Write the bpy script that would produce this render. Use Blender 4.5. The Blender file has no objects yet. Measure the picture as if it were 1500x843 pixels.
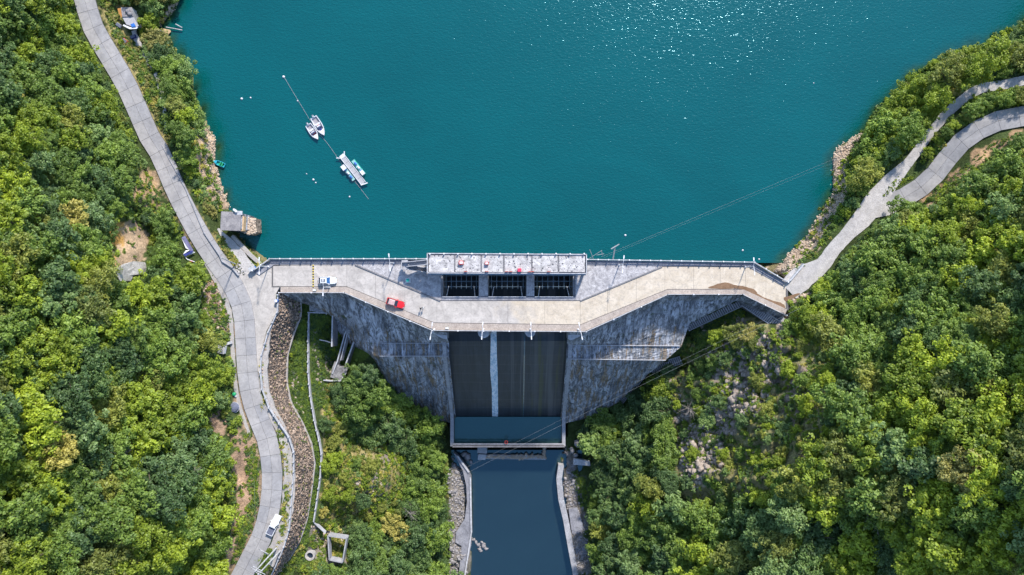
import bpy, math, random
import numpy as np
from mathutils import Vector, Matrix
S = bpy.context.scene
C = S.collection
R = math.radians
rng = np.random.default_rng(7)
random.seed(7)
# ------------------------------------------------------------ camera, sky, sun, exposure
CAMH = 172.0
cam = bpy.data.cameras.new('camera'); camo = bpy.data.objects.new('camera', cam); C.objects.link(camo)
camo.location = (0, 0, CAMH); camo.rotation_euler = (0, 0, 0)
cam.sensor_width = 36; cam.lens = 24.0; cam.clip_end = 5000; cam.clip_start = 1
S.camera = camo
S.render.resolution_x = 1024; S.render.resolution_y = 575
SUN_EL = R(39); SUN_AZ = R(20)          # azimuth: clockwise from +Y
W = bpy.data.worlds.new('World'); S.world = W; W.use_nodes = True
nt = W.node_tree
sky = nt.nodes.new('ShaderNodeTexSky'); sky.sky_type = 'NISHITA'; sky.sun_disc = False
sky.sun_elevation = SUN_EL; sky.sun_rotation = SUN_AZ; sky.air_density = 1.0; sky.dust_density = 0.3; sky.altitude = 600
bg = nt.nodes['Background']; bg.inputs['Strength'].default_value = 0.15
nt.links.new(sky.outputs[0], bg.inputs['Color'])
sd = Vector((math.sin(SUN_AZ)*math.cos(SUN_EL), math.cos(SUN_AZ)*math.cos(SUN_EL), math.sin(SUN_EL)))
sl = bpy.data.lights.new('sun', 'SUN'); sl.energy = 2.8; sl.angle = R(3.5); sl.color = (1, .94, .85)
so = bpy.data.objects.new('sun', sl); C.objects.link(so); so.rotation_euler = sd.to_track_quat('Z', 'Y').to_euler(); so.location = sd*400
S.view_settings.view_transform = 'Standard'; S.view_settings.look = 'None'; S.view_settings.gamma = 1; S.view_settings.exposure = 1.27
S.render.engine = 'CYCLES'
S.cycles.max_bounces = 6; S.cycles.diffuse_bounces = 3; S.cycles.sample_clamp_indirect = 4

# ------------------------------------------------------------ helpers
def P(u, v, z=0.0):
    """point of the place at height z that the surveyed photo position (u, v) belongs to"""
    k = (CAMH - z)/1000.0
    return Vector(((u-750)*k, (421.5-v)*k, z))
def tag(o, label=None, cat=None, group=None, kind=None):
    if label: o['label'] = label
    if cat: o['category'] = cat
    if group: o['group'] = group
    if kind: o['kind'] = kind
    return o
def empty(name, loc, rz=0, **k):
    o = bpy.data.objects.new(name, None); C.objects.link(o); o.location = loc; o.rotation_euler = (0, 0, rz)
    o.empty_display_size = .5
    return tag(o, **k)
def link(name, me, parent=None, loc=None, rz=None, **k):
    o = bpy.data.objects.new(name, me); C.objects.link(o)
    if parent is not None: o.parent = parent
    if loc is not None: o.location = loc
    if rz is not None: o.rotation_euler = (0, 0, rz)
    return tag(o, **k)
class MB:
    def __init__(s): s.v = []; s.f = []; s.m = []; s.mats = []
    def mi(s, m):
        if m not in s.mats: s.mats.append(m)
        return s.mats.index(m)
    def add(s, vs, fs, m=None):
        n = len(s.v); s.v += [tuple(p) for p in vs]; s.f += [tuple(i+n for i in f) for f in fs]
        s.m += [s.mi(m)]*len(fs); return s
    def box(s, c, d, m=None, rz=0, tilt=None, taper=1.0):
        M = Matrix.Rotation(rz, 3, 'Z')
        if tilt: M = M @ tilt
        vs = []
        for z in (-.5, .5):
            t = taper if z > 0 else 1
            for x, y in ((-.5, -.5), (.5, -.5), (.5, .5), (-.5, .5)):
                vs.append(Vector(c) + M @ Vector((x*d[0]*t, y*d[1]*t, z*d[2])))
        return s.add(vs, [(3,2,1,0),(4,5,6,7),(0,1,5,4),(1,2,6,5),(2,3,7,6),(3,0,4,7)], m)
    def beam(s, a, b, w, h, m=None):
        a = Vector(a); b = Vector(b); d = (b-a)
        up = Vector((0,0,1)) if abs(d.normalized().z) < .95 else Vector((0,1,0))
        x = d.cross(up).normalized()*w/2; y = x.cross(d).normalized()*h/2
        vs = [a-x-y, a+x-y, a+x+y, a-x+y, b-x-y, b+x-y, b+x+y, b-x+y]
        return s.add(vs, [(0,1,2,3),(7,6,5,4),(4,5,1,0),(5,6,2,1),(6,7,3,2),(7,4,0,3)], m)
    def tube(s, pts, r, m=None, n=6, r2=None):
        pts = [Vector(p) for p in pts]; k = len(pts); vs = []
        for i, p in enumerate(pts):
            d = (pts[min(i+1, k-1)]-pts[max(i-1, 0)]).normalized()
            up = Vector((0,0,1)) if abs(d.z) < .9 else Vector((1,0,0))
            x = d.cross(up).normalized(); y = x.cross(d)
            rr = r if r2 is None else r + (r2-r)*i/(k-1)
            for j in range(n):
                a = 2*math.pi*j/n; vs.append(p + x*math.cos(a)*rr + y*math.sin(a)*rr)
        fs = [(i*n+j, i*n+(j+1) % n, (i+1)*n+(j+1) % n, (i+1)*n+j) for i in range(k-1) for j in range(n)]
        fs += [tuple(range(n))[::-1], tuple(range((k-1)*n, k*n))]
        return s.add(vs, fs, m)
    def prism(s, top, depth, m=None):
        n = len(top); top = [Vector(p) for p in top]
        a = sum(top[i].x*top[(i+1) % n].y - top[(i+1) % n].x*top[i].y for i in range(n))
        if a < 0: top = top[::-1]
        bot = [p - Vector((0, 0, depth)) for p in top]
        return s.add(top+bot, [tuple(range(n)), tuple(range(2*n-1, n-1, -1))] + [(n+i, n+(i+1) % n, (i+1) % n, i) for i in range(n)], m)
    def grid(s, rows, m=None):
        n = len(rows[0]); vs = [p for r in rows for p in r]
        return s.add(vs, [(i*n+j, i*n+j+1, (i+1)*n+j+1, (i+1)*n+j) for i in range(len(rows)-1) for j in range(n-1)], m)
    def disc(s, c, r, h, m=None, n=12, r2=None, rot=0):
        r2 = r if r2 is None else r2; c = Vector(c)
        vs = [c+Vector((math.cos(2*math.pi*i/n)*r, math.sin(2*math.pi*i/n)*r, 0)) for i in range(n)]
        vs += [c+Vector((math.cos(2*math.pi*i/n)*r2, math.sin(2*math.pi*i/n)*r2, h)) for i in range(n)]
        return s.add(vs, [tuple(range(n))[::-1], tuple(range(n, 2*n))]+[(i, (i+1) % n, n+(i+1) % n, n+i) for i in range(n)], m)
    def mesh(s, name):
        me = bpy.data.meshes.new(name); me.from_pydata(s.v, [], s.f)
        for m in s.mats:
            if m: me.materials.append(m)
        if len(s.mats) > 1: me.polygons.foreach_set('material_index', s.m)
        me.update(); return me
    def build(s, name, parent=None, smooth=False, bevel=0, **k):
        me = s.mesh(name)
        if smooth: me.polygons.foreach_set('use_smooth', [True]*len(me.polygons))
        o = link(name, me, parent, **k)
        if bevel:
            b = o.modifiers.new('bevel', 'BEVEL'); b.width = bevel; b.segments = 2; b.limit_method = 'ANGLE'
        return o
def npmesh(name, V, F, mats, attrs=None, smooth=False):
    me = bpy.data.meshes.new(name); V = np.asarray(V, np.float32); F = np.asarray(F, np.int32); k = F.shape[1]
    me.vertices.add(len(V)); me.vertices.foreach_set('co', V.ravel())
    me.loops.add(F.size); me.loops.foreach_set('vertex_index', F.ravel())
    me.polygons.add(len(F)); me.polygons.foreach_set('loop_start', np.arange(len(F), dtype=np.int32)*k)
    me.polygons.foreach_set('loop_total', np.full(len(F), k, np.int32))
    if smooth: me.polygons.foreach_set('use_smooth', np.ones(len(F), bool))
    me.update(calc_edges=True)
    for m in mats: me.materials.append(m)
    for n, (t, dta) in (attrs or {}).items():
        a = me.attributes.new(n, t, 'POINT')
        a.data.foreach_set('color' if t == 'FLOAT_COLOR' else ('vector' if t == 'FLOAT_VECTOR' else 'value'), np.asarray(dta).ravel())
    return me

# ------------------------------------------------------------ materials
class N:
    def __init__(s, name, rough=.8, spec=.3, metal=0):
        s.m = bpy.data.materials.new(name); s.m.use_nodes = True; s.t = s.m.node_tree
        s.b = s.t.nodes['Principled BSDF']; s.b.inputs['Roughness'].default_value = rough
        s.b.inputs['Specular IOR Level'].default_value = spec; s.b.inputs['Metallic'].default_value = metal
        s.pos = s.t.nodes.new('ShaderNodeNewGeometry').outputs['Position']
    def n(s, ty, **k):
        x = s.t.nodes.new(ty)
        for a, b in k.items(): setattr(x, a, b)
        return x
    def l(s, a, b): s.t.links.new(a, b)
    def scaled(s, sc):
        x = s.n('ShaderNodeVectorMath', operation='MULTIPLY'); s.l(s.pos, x.inputs[0]); x.inputs[1].default_value = sc; return x.outputs[0]
    def noise(s, scale, detail=5, rough=.6, vec=None, dist=0):
        x = s.n('ShaderNodeTexNoise'); x.inputs['Scale'].default_value = scale; x.inputs['Detail'].default_value = detail
        x.inputs['Roughness'].default_value = rough; x.inputs['Distortion'].default_value = dist; s.l(vec or s.pos, x.inputs['Vector']); return x.outputs['Fac']
    def voro(s, scale, feature='F1', vec=None, out='Distance'):
        x = s.n('ShaderNodeTexVoronoi', feature=feature); x.inputs['Scale'].default_value = scale; s.l(vec or s.pos, x.inputs['Vector']); return x.outputs[out]
    def ramp(s, fac, a, b, ca=(0,0,0,1), cb=(1,1,1,1)):
        x = s.n('ShaderNodeValToRGB'); e = x.color_ramp.elements; e[0].position = a; e[1].position = b
        e[0].color = ca if len(ca) == 4 else (*ca, 1); e[1].color = cb if len(cb) == 4 else (*cb, 1); s.l(fac, x.inputs[0]); return x.outputs[0]
    def mix(s, fac, a, b, mode='MIX'):
        x = s.n('ShaderNodeMix', data_type='RGBA', blend_type=mode)
        for i, q in ((0, fac), (6, a), (7, b)):
            if isinstance(q, (int, float)): x.inputs[i].default_value = q
            elif isinstance(q, tuple): x.inputs[i].default_value = (*q, 1) if len(q) == 3 else q
            else: s.l(q, x.inputs[i])
        return x.outputs[2]
    def math(s, op, a, b=0.0):
        x = s.n('ShaderNodeMath', operation=op)
        for i, q in ((0, a), (1, b)):
            if isinstance(q, (int, float)): x.inputs[i].default_value = q
            else: s.l(q, x.inputs[i])
        return x.outputs[0]
    def axis(s, i):
        x = s.n('ShaderNodeSeparateXYZ'); s.l(s.pos, x.inputs[0]); return x.outputs[i]
    def attr(s, name, out='Color', ty='GEOMETRY'):
        x = s.n('ShaderNodeAttribute', attribute_type=ty); x.attribute_name = name; return x.outputs[out]
    def bump(s, h, strength=.5, dist=.1):
        x = s.n('ShaderNodeBump'); x.inputs['Strength'].default_value = strength; x.inputs['Distance'].default_value = dist
        s.l(h, x.inputs['Height']); s.l(x.outputs[0], s.b.inputs['Normal'])
    def done(s, col):
        if isinstance(col, tuple): s.b.inputs['Base Color'].default_value = (*col[:3], 1)
        else: s.l(col, s.b.inputs['Base Color'])
        return s.m
def plain(name, col, rough=.5, spec=.4, metal=0, var=.15, sc=1.5):
    n = N(name, rough, spec, metal); f = n.noise(sc, 4)
    return n.done(n.mix(n.ramp(f, .35, .65), tuple(c*(1-var) for c in col), tuple(min(1, c*(1+var)) for c in col)))
def concrete(name, a, b, stain=(.2, .18, .15), amt=.5, sc=.35, bumpy=.25):
    n = N(name, .9, .2); c = n.mix(n.ramp(n.noise(sc, 8, .65, dist=.6), .35, .66), a, b)
    c = n.mix(n.math('MULTIPLY', n.ramp(n.noise(sc*3.1, 6, .7, dist=1.2), .5, .75), amt), c, stain)
    f = n.noise(4, 4, .7); c = n.mix(.35, c, n.ramp(f, .3, .7, (.15,.15,.15,1), (1,1,1,1)), 'OVERLAY')
    n.bump(f, bumpy, .06); return n.done(c)
M = {}
n = N('road_concrete', .9, .2)
c = n.mix(n.ramp(n.noise(.25, 7, .65, dist=.8), .35, .65), (.29,.28,.285), (.40,.385,.385))
c = n.mix(n.math('MULTIPLY', n.ramp(n.noise(1.4, 6, .7, dist=1), .48, .7), .55), c, (.19,.185,.185))
oi = n.n('ShaderNodeObjectInfo'); c = n.mix(1.0, c, n.ramp(oi.outputs['Random'], 0, 1, (.9,.91,.93), (1.05,1.03,1.0)), 'MULTIPLY')
f = n.noise(5, 3, .7); n.bump(f, .2, .05); M['road'] = n.done(c)
M['joint'] = plain('joint_tar', (.13,.125,.125), .9, .1)
# crest deck: grey to the left, paler and warmer to the right
n = N('deck_concrete', .9, .2)
g = n.mix(n.ramp(n.noise(.3, 8, .7, dist=1), .35, .65), (.35,.32,.295), (.54,.495,.455))
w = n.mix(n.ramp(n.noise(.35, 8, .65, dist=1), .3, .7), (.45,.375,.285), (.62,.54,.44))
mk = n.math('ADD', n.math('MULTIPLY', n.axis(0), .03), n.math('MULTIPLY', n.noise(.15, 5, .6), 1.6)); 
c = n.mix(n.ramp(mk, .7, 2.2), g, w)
lf = n.math('ADD', n.math('MULTIPLY', n.axis(0), -.03), n.math('MULTIPLY', n.noise(.1, 4, .6), 1.2))
c = n.mix(n.math('MULTIPLY', n.ramp(lf, 1.2, 1.8), .8), c, (.55,.505,.46))
c = n.mix(n.math('MULTIPLY', n.ramp(n.noise(1.3, 7, .7, dist=1.5), .48, .68), .55), c, (.24,.22,.205))
c = n.mix(n.math('MULTIPLY', n.ramp(n.noise(.8, 7, .75, vec=n.scaled((.35, 3, 1))), .52, .7), .3), c, (.3,.28,.26))
f = n.noise(4, 4, .7); n.bump(f, .2, .05); M['deck'] = n.done(c)
M['walk'] = concrete('walkway_concrete', (.15,.15,.17), (.27,.27,.3), (.42,.42,.44), .45, .6)
M['kerbwalk'] = concrete('dusty_kerb_concrete', (.3,.25,.22), (.42,.36,.31), (.2,.17,.15), .5, .5)
M['patch'] = concrete('patched_rough_concrete', (.24,.23,.24), (.5,.48,.48), (.13,.125,.13), .75, .9, .6)
M['white'] = plain('weathered_white_paint', (.68,.68,.70), .6, .3, 0, .12)
M['rail'] = plain('pale_concrete_rail', (.42,.42,.44), .7, .3, 0, .2)
M['roofc'] = concrete('mottled_roof_concrete', (.30,.285,.28), (.60,.57,.555), (.13,.12,.12), .85, .75, .5)
M['beamc'] = concrete('dark_beam_concrete', (.13,.125,.13), (.22,.21,.22), (.3,.29,.29), .4, .6)
M['wallc'] = concrete('grey_wall_concrete', (.25,.25,.27), (.38,.38,.4), (.14,.14,.14), .6, .5)
M['steel'] = plain('dark_gate_steel', (.04,.055,.065), .5, .5, .3)
M['steel2'] = plain('blue_grey_steel', (.11,.16,.2), .5, .5, .2)
M['soil'] = concrete('bare_soil', (.33,.24,.17), (.45,.34,.25), (.2,.14,.09), .5, .4, .6)
M['mud'] = concrete('damp_brown_soil', (.16,.095,.055), (.23,.145,.09), (.1,.06,.04), .4, .5, .5)
M['shoulder'] = concrete('dusty_shoulder', (.3,.28,.27), (.4,.37,.34), (.42,.31,.22), .5, .3, .4)
M['path'] = concrete('gravel_path', (.34,.32,.31), (.47,.44,.42), (.22,.2,.18), .5, .5, .4)
# dam stone face
n = N('dam_stone_face', .9, .2)
st = n.noise(1.0, 7, .72, vec=n.scaled((.8, .13, .13)), dist=.5)
blo = n.noise(.22, 7, .7, dist=1)
c = n.mix(n.ramp(st, .38, .60), (.07,.078,.095), (.60,.62,.68))
c = n.mix(n.math('MULTIPLY', n.ramp(n.noise(.8, 8, .75, vec=n.scaled((1, .4, .4)), dist=1.5), .47, .57), .85), c, (.045,.05,.055))
c = n.mix(n.math('MULTIPLY', n.ramp(blo, .42, .62), .55), c, (.2,.21,.225))
c = n.mix(n.math('MULTIPLY', n.ramp(n.noise(2.6, 5, .8), .58, .66), .6), c, (.6,.6,.62))
low = n.ramp(n.math('ADD', n.axis(2), n.math('MULTIPLY', n.noise(.8, 4, .6, vec=n.scaled((1, .1, .1))), 14)), 0, 1)
lowm = n.math('SUBTRACT', 1.0, n.ramp(n.math('ADD', n.math('MULTIPLY', n.axis(2), .1), n.math('MULTIPLY', st, 1.6)), -1.6, -1.1))
ru = n.math('MULTIPLY', n.math('MULTIPLY', n.ramp(n.noise(1.2, 5, .7, vec=n.scaled((1.1, .12, .12))), .5, .58), lowm), .75)
c = n.mix(ru, c, n.mix(n.ramp(n.noise(2, 3), .4, .6), (.30,.2,.1), (.1,.075,.04)))
mo = n.math('MULTIPLY', n.ramp(n.noise(.35, 6, .7), .6, .68), .8)
c = n.mix(mo, c, (.05,.075,.03))
n.bump(n.noise(1.6, 6, .7), .8, .4); M['face'] = n.done(c)
M['berm'] = concrete('weathered_berm', (.12,.115,.12), (.33,.32,.32), (.05,.05,.05), .95, .9, .8)
# chute
n = N('chute_dark_concrete', .55, .5)
st = n.noise(.9, 8, .75, vec=n.scaled((.8, .05, .05)), dist=.4)
c = n.mix(n.ramp(st, .3, .7), (.006,.010,.015), (.042,.054,.066))
c = n.mix(n.math('MULTIPLY', n.ramp(n.noise(.35, 7, .75, dist=1), .45, .65), .6), c, (.018,.022,.02))
c = n.mix(n.math('MULTIPLY', n.ramp(n.noise(.9, 7, .8, vec=n.scaled((1, .25, .25))), .62, .72), .4), c, (.13,.13,.125))
c = n.mix(n.math('MULTIPLY', n.ramp(n.noise(1.0, 3, .5, vec=n.scaled((.5, .012, .012)), dist=.6), .56, .66), .6), c, (.095,.10,.105))
c = n.mix(n.math('MULTIPLY', n.ramp(n.noise(1.3, 3, .5, vec=n.scaled((.6, .02, .02))), .63, .68), .6), c, (.05,.06,.015))
jw = n.n('ShaderNodeTexWave', bands_direction='Y'); jw.inputs['Scale'].default_value = .11; jw.inputs['Distortion'].default_value = .6; n.l(n.pos, jw.inputs['Vector'])
c = n.mix(n.math('MULTIPLY', n.ramp(jw.outputs['Fac'], .97, 1), .18), c, (.1,.105,.11))
c = n.mix(n.math('MULTIPLY', n.ramp(n.math('ADD', n.math('MULTIPLY', n.axis(2), -.1), n.math('MULTIPLY', n.noise(.5, 6, .7), 1.6)), 3.85, 4.2), .5), c, (.10,.125,.15))
n.bump(st, .3, .1); M['chute'] = n.done(c)
n = N('falling_white_water', .4, .5)
f = n.noise(.75, 8, .9, vec=n.scaled((1.5, .8, .8)))
n.bump(f, 1, .3); M['fall'] = n.done(n.mix(n.ramp(f, .42, .56), (.30,.50,.62), (.97,.97,.98)))
# water
def water(name, deep, shallow_reflect, gl, bscale, bstr, rough=.12, gstr=None):
    n = N(name, 1, 0)
    sh = n.attr('shallow_reflect', 'Fac')
    big = n.noise(.016, 5, .6, dist=.6); lane = n.noise(.06, 5, .65, vec=n.scaled((.5, 1.4, 1)), dist=1)
    col = n.mix(n.ramp(big, .3, .7), tuple(c*.86 for c in deep), tuple(c*1.14 for c in deep))
    col = n.mix(n.math('MULTIPLY', n.ramp(lane, .5, .75), .25), col, tuple(c*1.3 for c in deep))
    col = n.mix(sh, col, n.mix(n.ramp(n.noise(.5, 5, .6), .4, .62), shallow_reflect, tuple(c*1.9 for c in shallow_reflect)))  # bank tint: shallow bottom plus dark tree reflections put into the colour
    h1 = n.noise(bscale, 2.5, .6, vec=n.scaled((1, 1.9, 1)), dist=.5)
    amp = n.math('MULTIPLY', h1, 1.0)
    bp = n.n('ShaderNodeBump'); bp.inputs['Strength'].default_value = gstr or bstr; bp.inputs['Distance'].default_value = .25; n.l(amp, bp.inputs['Height'])
    df = n.n('ShaderNodeBsdfDiffuse'); n.l(col, df.inputs['Color'])
    bd = n.n('ShaderNodeBump'); bd.inputs['Strength'].default_value = bstr; bd.inputs['Distance'].default_value = .25; n.l(amp, bd.inputs['Height']); n.l(bd.outputs[0], df.inputs['Normal'])
    g = n.n('ShaderNodeBsdfGlossy'); g.inputs['Roughness'].default_value = rough; n.l(bp.outputs[0], g.inputs['Normal'])
    g.inputs['Color'].default_value = (.45,.85,1,1)
    mx = n.n('ShaderNodeMixShader'); mx.inputs[0].default_value = gl
    n.l(df.outputs[0], mx.inputs[1]); n.l(g.outputs[0], mx.inputs[2])
    n.l(mx.outputs[0], n.t.nodes['Material Output'].inputs['Surface']); return n.m
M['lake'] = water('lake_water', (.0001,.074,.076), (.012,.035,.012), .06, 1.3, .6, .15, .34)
M['river'] = water('river_water', (.010,.022,.028), (.02,.03,.025), .11, 1.2, .12, .05)
M['basin'] = water('basin_water', (.026,.07,.066), (.02,.035,.035), .08, 1.2, .1, .05)
# ground
n = N('hillside_ground', .95, .1)
c = n.attr('Col'); f1 = n.noise(1.6, 8, .75, dist=.6); f2 = n.noise(.25, 6, .7)
c = n.mix(.9, c, n.ramp(f1, .3, .7, (.42,.42,.42,1), (1.55,1.5,1.4,1)), 'MULTIPLY')
c = n.mix(n.math('MULTIPLY', n.ramp(f2, .52, .66), n.attr('veg', 'Fac')), c, (.08,.13,.035))
n.bump(f1, 1, .6); M['ground'] = n.done(c)
n = N('revetment_stone', .9, .2)
oi = n.noise(.9, 5, .8)
v = n.voro(2.2, out='Color'); sx = n.n('ShaderNodeSeparateColor'); n.l(v, sx.inputs[0])
c = n.mix(n.ramp(sx.outputs[0], .1, .9), (.10,.078,.062), (.42,.32,.25)); c = n.mix(n.math('MULTIPLY', n.ramp(oi, .5, .65), .6), c, (.2,.12,.07))
M['stone'] = n.done(c)
n = N('mortar_between_stones', .9, .2); M['mortar'] = n.done(n.mix(n.ramp(n.noise(2.5, 6, .8), .4, .6), (.05,.045,.045), (.17,.14,.12)))
n = N('shore_rock', .9, .2)
c = n.mix(n.ramp(n.noise(.9, 6, .75), .35, .65), (.3,.22,.15), (.55,.45,.36)); M['rock'] = n.done(c)
M['slab'] = concrete('bare_grey_rock', (.22,.21,.2), (.42,.4,.385), (.15,.12,.09), .7, .8, .8)
n = N('wet_rock', .7, .3); M['wrock'] = n.done(n.mix(n.ramp(n.noise(1.3, 7, .8), .35, .65), (.10,.095,.10), (.40,.375,.375)))
n = N('cliff_rock', .9, .2)
c = n.mix(n.ramp(n.noise(1.1, 7, .75), .35, .65), (.22,.175,.14), (.50,.42,.35)); n.bump(n.noise(2, 6, .7), 1, .3); M['cliff'] = n.done(c)
def leafmat(name, a, b):
    a = tuple(x*1.12 for x in a); b = tuple(x*1.1 for x in b)
    n = N(name, 1, 0)
    lv = n.attr('lv', 'Fac'); oi = n.n('ShaderNodeObjectInfo')
    c = n.mix(lv, a, b)
    c = n.mix(1, c, n.ramp(oi.outputs['Random'], 0, 1, (.7,.74,.8), (1.2,1.16,.95)), 'MULTIPLY')
    d = n.n('ShaderNodeBsdfDiffuse'); t = n.n('ShaderNodeBsdfTranslucent'); n.l(c, d.inputs[0]); n.l(n.mix(.5, c, (.16,.22,.02), 'ADD') if False else c, t.inputs[0])
    mx = n.n('ShaderNodeMixShader'); mx.inputs[0].default_value = .38; n.l(d.outputs[0], mx.inputs[1]); n.l(t.outputs[0], mx.inputs[2])
    g = n.n('ShaderNodeBsdfGlossy'); g.inputs['Roughness'].default_value = .55; m2 = n.n('ShaderNodeMixShader'); m2.inputs[0].default_value = .03
    n.l(mx.outputs[0], m2.inputs[1]); n.l(g.outputs[0], m2.inputs[2])
    n.l(m2.outputs[0], n.t.nodes['Material Output'].inputs['Surface']); return n.m
LEAF = [leafmat('leaves_dark_blue_green', (.045,.095,.030), (.165,.26,.085)),
        leafmat('leaves_mid_green', (.085,.15,.024), (.26,.37,.07)),
        leafmat('leaves_lime', (.15,.215,.018), (.38,.47,.045)),
        leafmat('leaves_olive', (.14,.17,.030), (.36,.39,.085)),
        leafmat('leaves_pale_green', (.115,.19,.055), (.29,.41,.145)),
        leafmat('leaves_dry_yellow', (.26,.24,.06), (.54,.49,.15))]
CNAME = ['dark blue-green', 'mid green', 'bright lime green', 'olive green', 'pale grey-green', 'dry yellow']
M['bark'] = plain('bark', (.12,.09,.07), .9, .1)
M['twig'] = plain('pale_bark', (.25,.22,.2), .9, .1)
M['glass'] = plain('dark_glass', (.02,.03,.045), .08, .6, 0, .1)
M['bglass'] = plain('blue_glass', (.03,.10,.25), .08, .6, 0, .1)
M['tyre'] = plain('tyre_rubber', (.02,.02,.02), .8, .2)
M['rim'] = plain('wheel_alloy', (.5,.5,.5), .4, .5, .6)
def paint(name, col):
    n = N(name, .3, .5); n.b.inputs['Coat Weight'].default_value = .5; f = n.noise(3, 3)
    return n.done(n.mix(n.ramp(f, .4, .7), col, tuple(x*.93 for x in col)))
M['pwhite'] = paint('white_car_paint', (.72,.74,.77)); M['pred'] = paint('red_car_paint', (.65,.015,.02))
M['red'] = plain('faded_red_paint', (.5,.06,.04), .6, .3)
M['blue'] = plain('blue_plastic', (.03,.14,.45), .5, .4); M['teal'] = plain('teal_paint', (.02,.35,.28), .5, .4)
M['cyan'] = plain('cyan_boat_paint', (.03,.35,.5), .5, .4); M['green'] = plain('green_plastic', (.02,.3,.12), .5, .4)
M['tarp'] = plain('violet_grey_tarp', (.2,.19,.33), .7, .3, 0, .25); M['navy'] = plain('navy_fabric', (.03,.04,.18), .7, .2)
M['slate'] = plain('slate_grey_cover', (.13,.14,.19), .8, .2, 0, .2)
M['grate'] = plain('grey_deck_boards', (.36,.35,.36), .7, .3, 0, .2, 6)
M['gelcoat'] = plain('white_gelcoat', (.6,.6,.63), .35, .5, 0, .08)
M['boatdeck'] = plain('grey_boat_floor', (.3,.28,.3), .7, .3)
M['black'] = plain('black_plastic', (.02,.02,.02), .5, .4); M['yellow'] = plain('yellow_paint', (.65,.5,.1), .6, .3)
M['cable'] = plain('pale_cable', (.3,.31,.31), .6, .3)
M['hutroof'] = concrete('hut_roof_concrete', (.17,.16,.17), (.29,.27,.27), (.38,.36,.35), .5, .6)
M['plaster'] = plain('orange_plaster', (.55,.38,.22), .8, .2, 0, .2)
M['skin'] = plain('skin', (.45,.28,.2), .6, .3); M['cloth_w'] = plain('white_cloth', (.6,.6,.6), .9, .1); M['cloth_b'] = plain('dark_cloth', (.03,.03,.04), .9, .1)

# ------------------------------------------------------------ survey lines (u, v in the photo's 1500-wide frame)
ROADL = [(-8,-420),(70,-200),(108,-60),(124,0),(136,40),(159,80),(182.5,120),(201,160),(218.5,200),(235.5,227),(258,280),(285.5,333),(310,373),(338,413),(355.5,453),(360,507),(364,560),(373.5,600),(384,625),(391.5,645),(398.5,689),(396,739),(384.5,784),(367.5,818),(352,848),(325,900),(270,1000),(180,1160),(60,1400)]
ROADR = [(1298,301),(1334,285),(1365,261),(1388,232),(1412,205),(1445,184),(1475,174),(1503,170),(1545,160),(1620,130),(1720,90),(1900,40)]
PATHR = [(1329,241),(1345,220),(1362,196),(1386,168),(1413,144),(1440,129),(1472,124),(1520,112),(1600,80),(1750,0)]
PATHW = [(1155,426),(1174,408),(1205,388),(1221,366),(1240,345),(1262,322),(1280,298),(1300,272),(1329,241)]
PATHWW = [32, 36, 22, 20, 20, 28, 32, 26, 14]
SHORE_L = [(-200,-420),(180,-420),(330,-200),(290,-60),(262,0),(253,16),(239,31),(231,40),(238,53),(250,62),(262,78),(275,95),(283,115),(288,140),(298,165),(306,185),(316,205),(317,235),(322,260),(332,290),(338,305),(346,325),(352,345),(365,363),(388,388)]
SHORE_R = [(1140,407),(1133,396),(1145,383),(1160,365),(1178,350),(1190,330),(1206,305),(1217,285),(1218,262),(1217,235),(1226,213),(1248,200),(1268,190),(1280,165),(1305,140),(1330,115),(1365,90),(1405,74),(1445,62),(1485,42),(1520,20),(1600,-60),(1700,-200),(1850,-420)]
LAKE = SHORE_L + [(400,384),(860,384),(1100,388),(1140,407)] + SHORE_R[1:] 
GUARD = [(408,432),(407,458),(394,487),(384,520),(382.5,545),(385,570),(395,597),(410,620),(424,640),(431,662),(431.5,690),(427.5,740),(424.5,775),(417,800),(404,830),(390,860)]
REVB = [(440,434),(441,462),(430,490),(421,520),(420,560),(426,590),(443,620),(456,650),(461,680),(456,720),(450,760),(438,795),(420,825),(395,865)]
DRAIN = [(453,458),(452,500),(452,545),(455,580),(461,615),(468,645),(471.5,665),(469.5,700),(463,745),(460,764)]
RIV_L = [(664,668),(683,690),(689,720),(691,765),(690,800),(694,850),(690,1000),(640,1250)]
RIV_R = [(822,668),(815,700),(819,740),(831,790),(842,850),(870,1000),(930,1250)]
RIVER = [(664,655),(826,655)] + RIV_R + [(640,1250)] + RIV_L[:-1][::-1]

def inpoly(U, V, poly):
    r = np.zeros(U.shape, bool); n = len(poly)
    for i in range(n):
        x1, y1 = poly[i]; x2, y2 = poly[(i+1) % n]
        if y1 == y2: continue
        c = ((y1 > V) != (y2 > V)); r ^= c & (U < (x2-x1)*(V-y1)/(y2-y1)+x1)
    return r
def pdist(U, V, line, vals=None):
    best = np.full(U.shape, 1e9); bv = np.zeros(U.shape)
    for i in range(len(line)-1):
        a = np.array(line[i], float); b = np.array(line[i+1], float); d = b-a; L = d@d
        t = np.clip(((U-a[0])*d[0]+(V-a[1])*d[1])/L, 0, 1)
        q = np.hypot(U-a[0]-t*d[0], V-a[1]-t*d[1]); m = q < best; best = np.where(m, q, best)
        if vals is not None: bv = np.where(m, vals[i]+(vals[i+1]-vals[i])*t, bv)
    return (best, bv) if vals is not None else best

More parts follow.
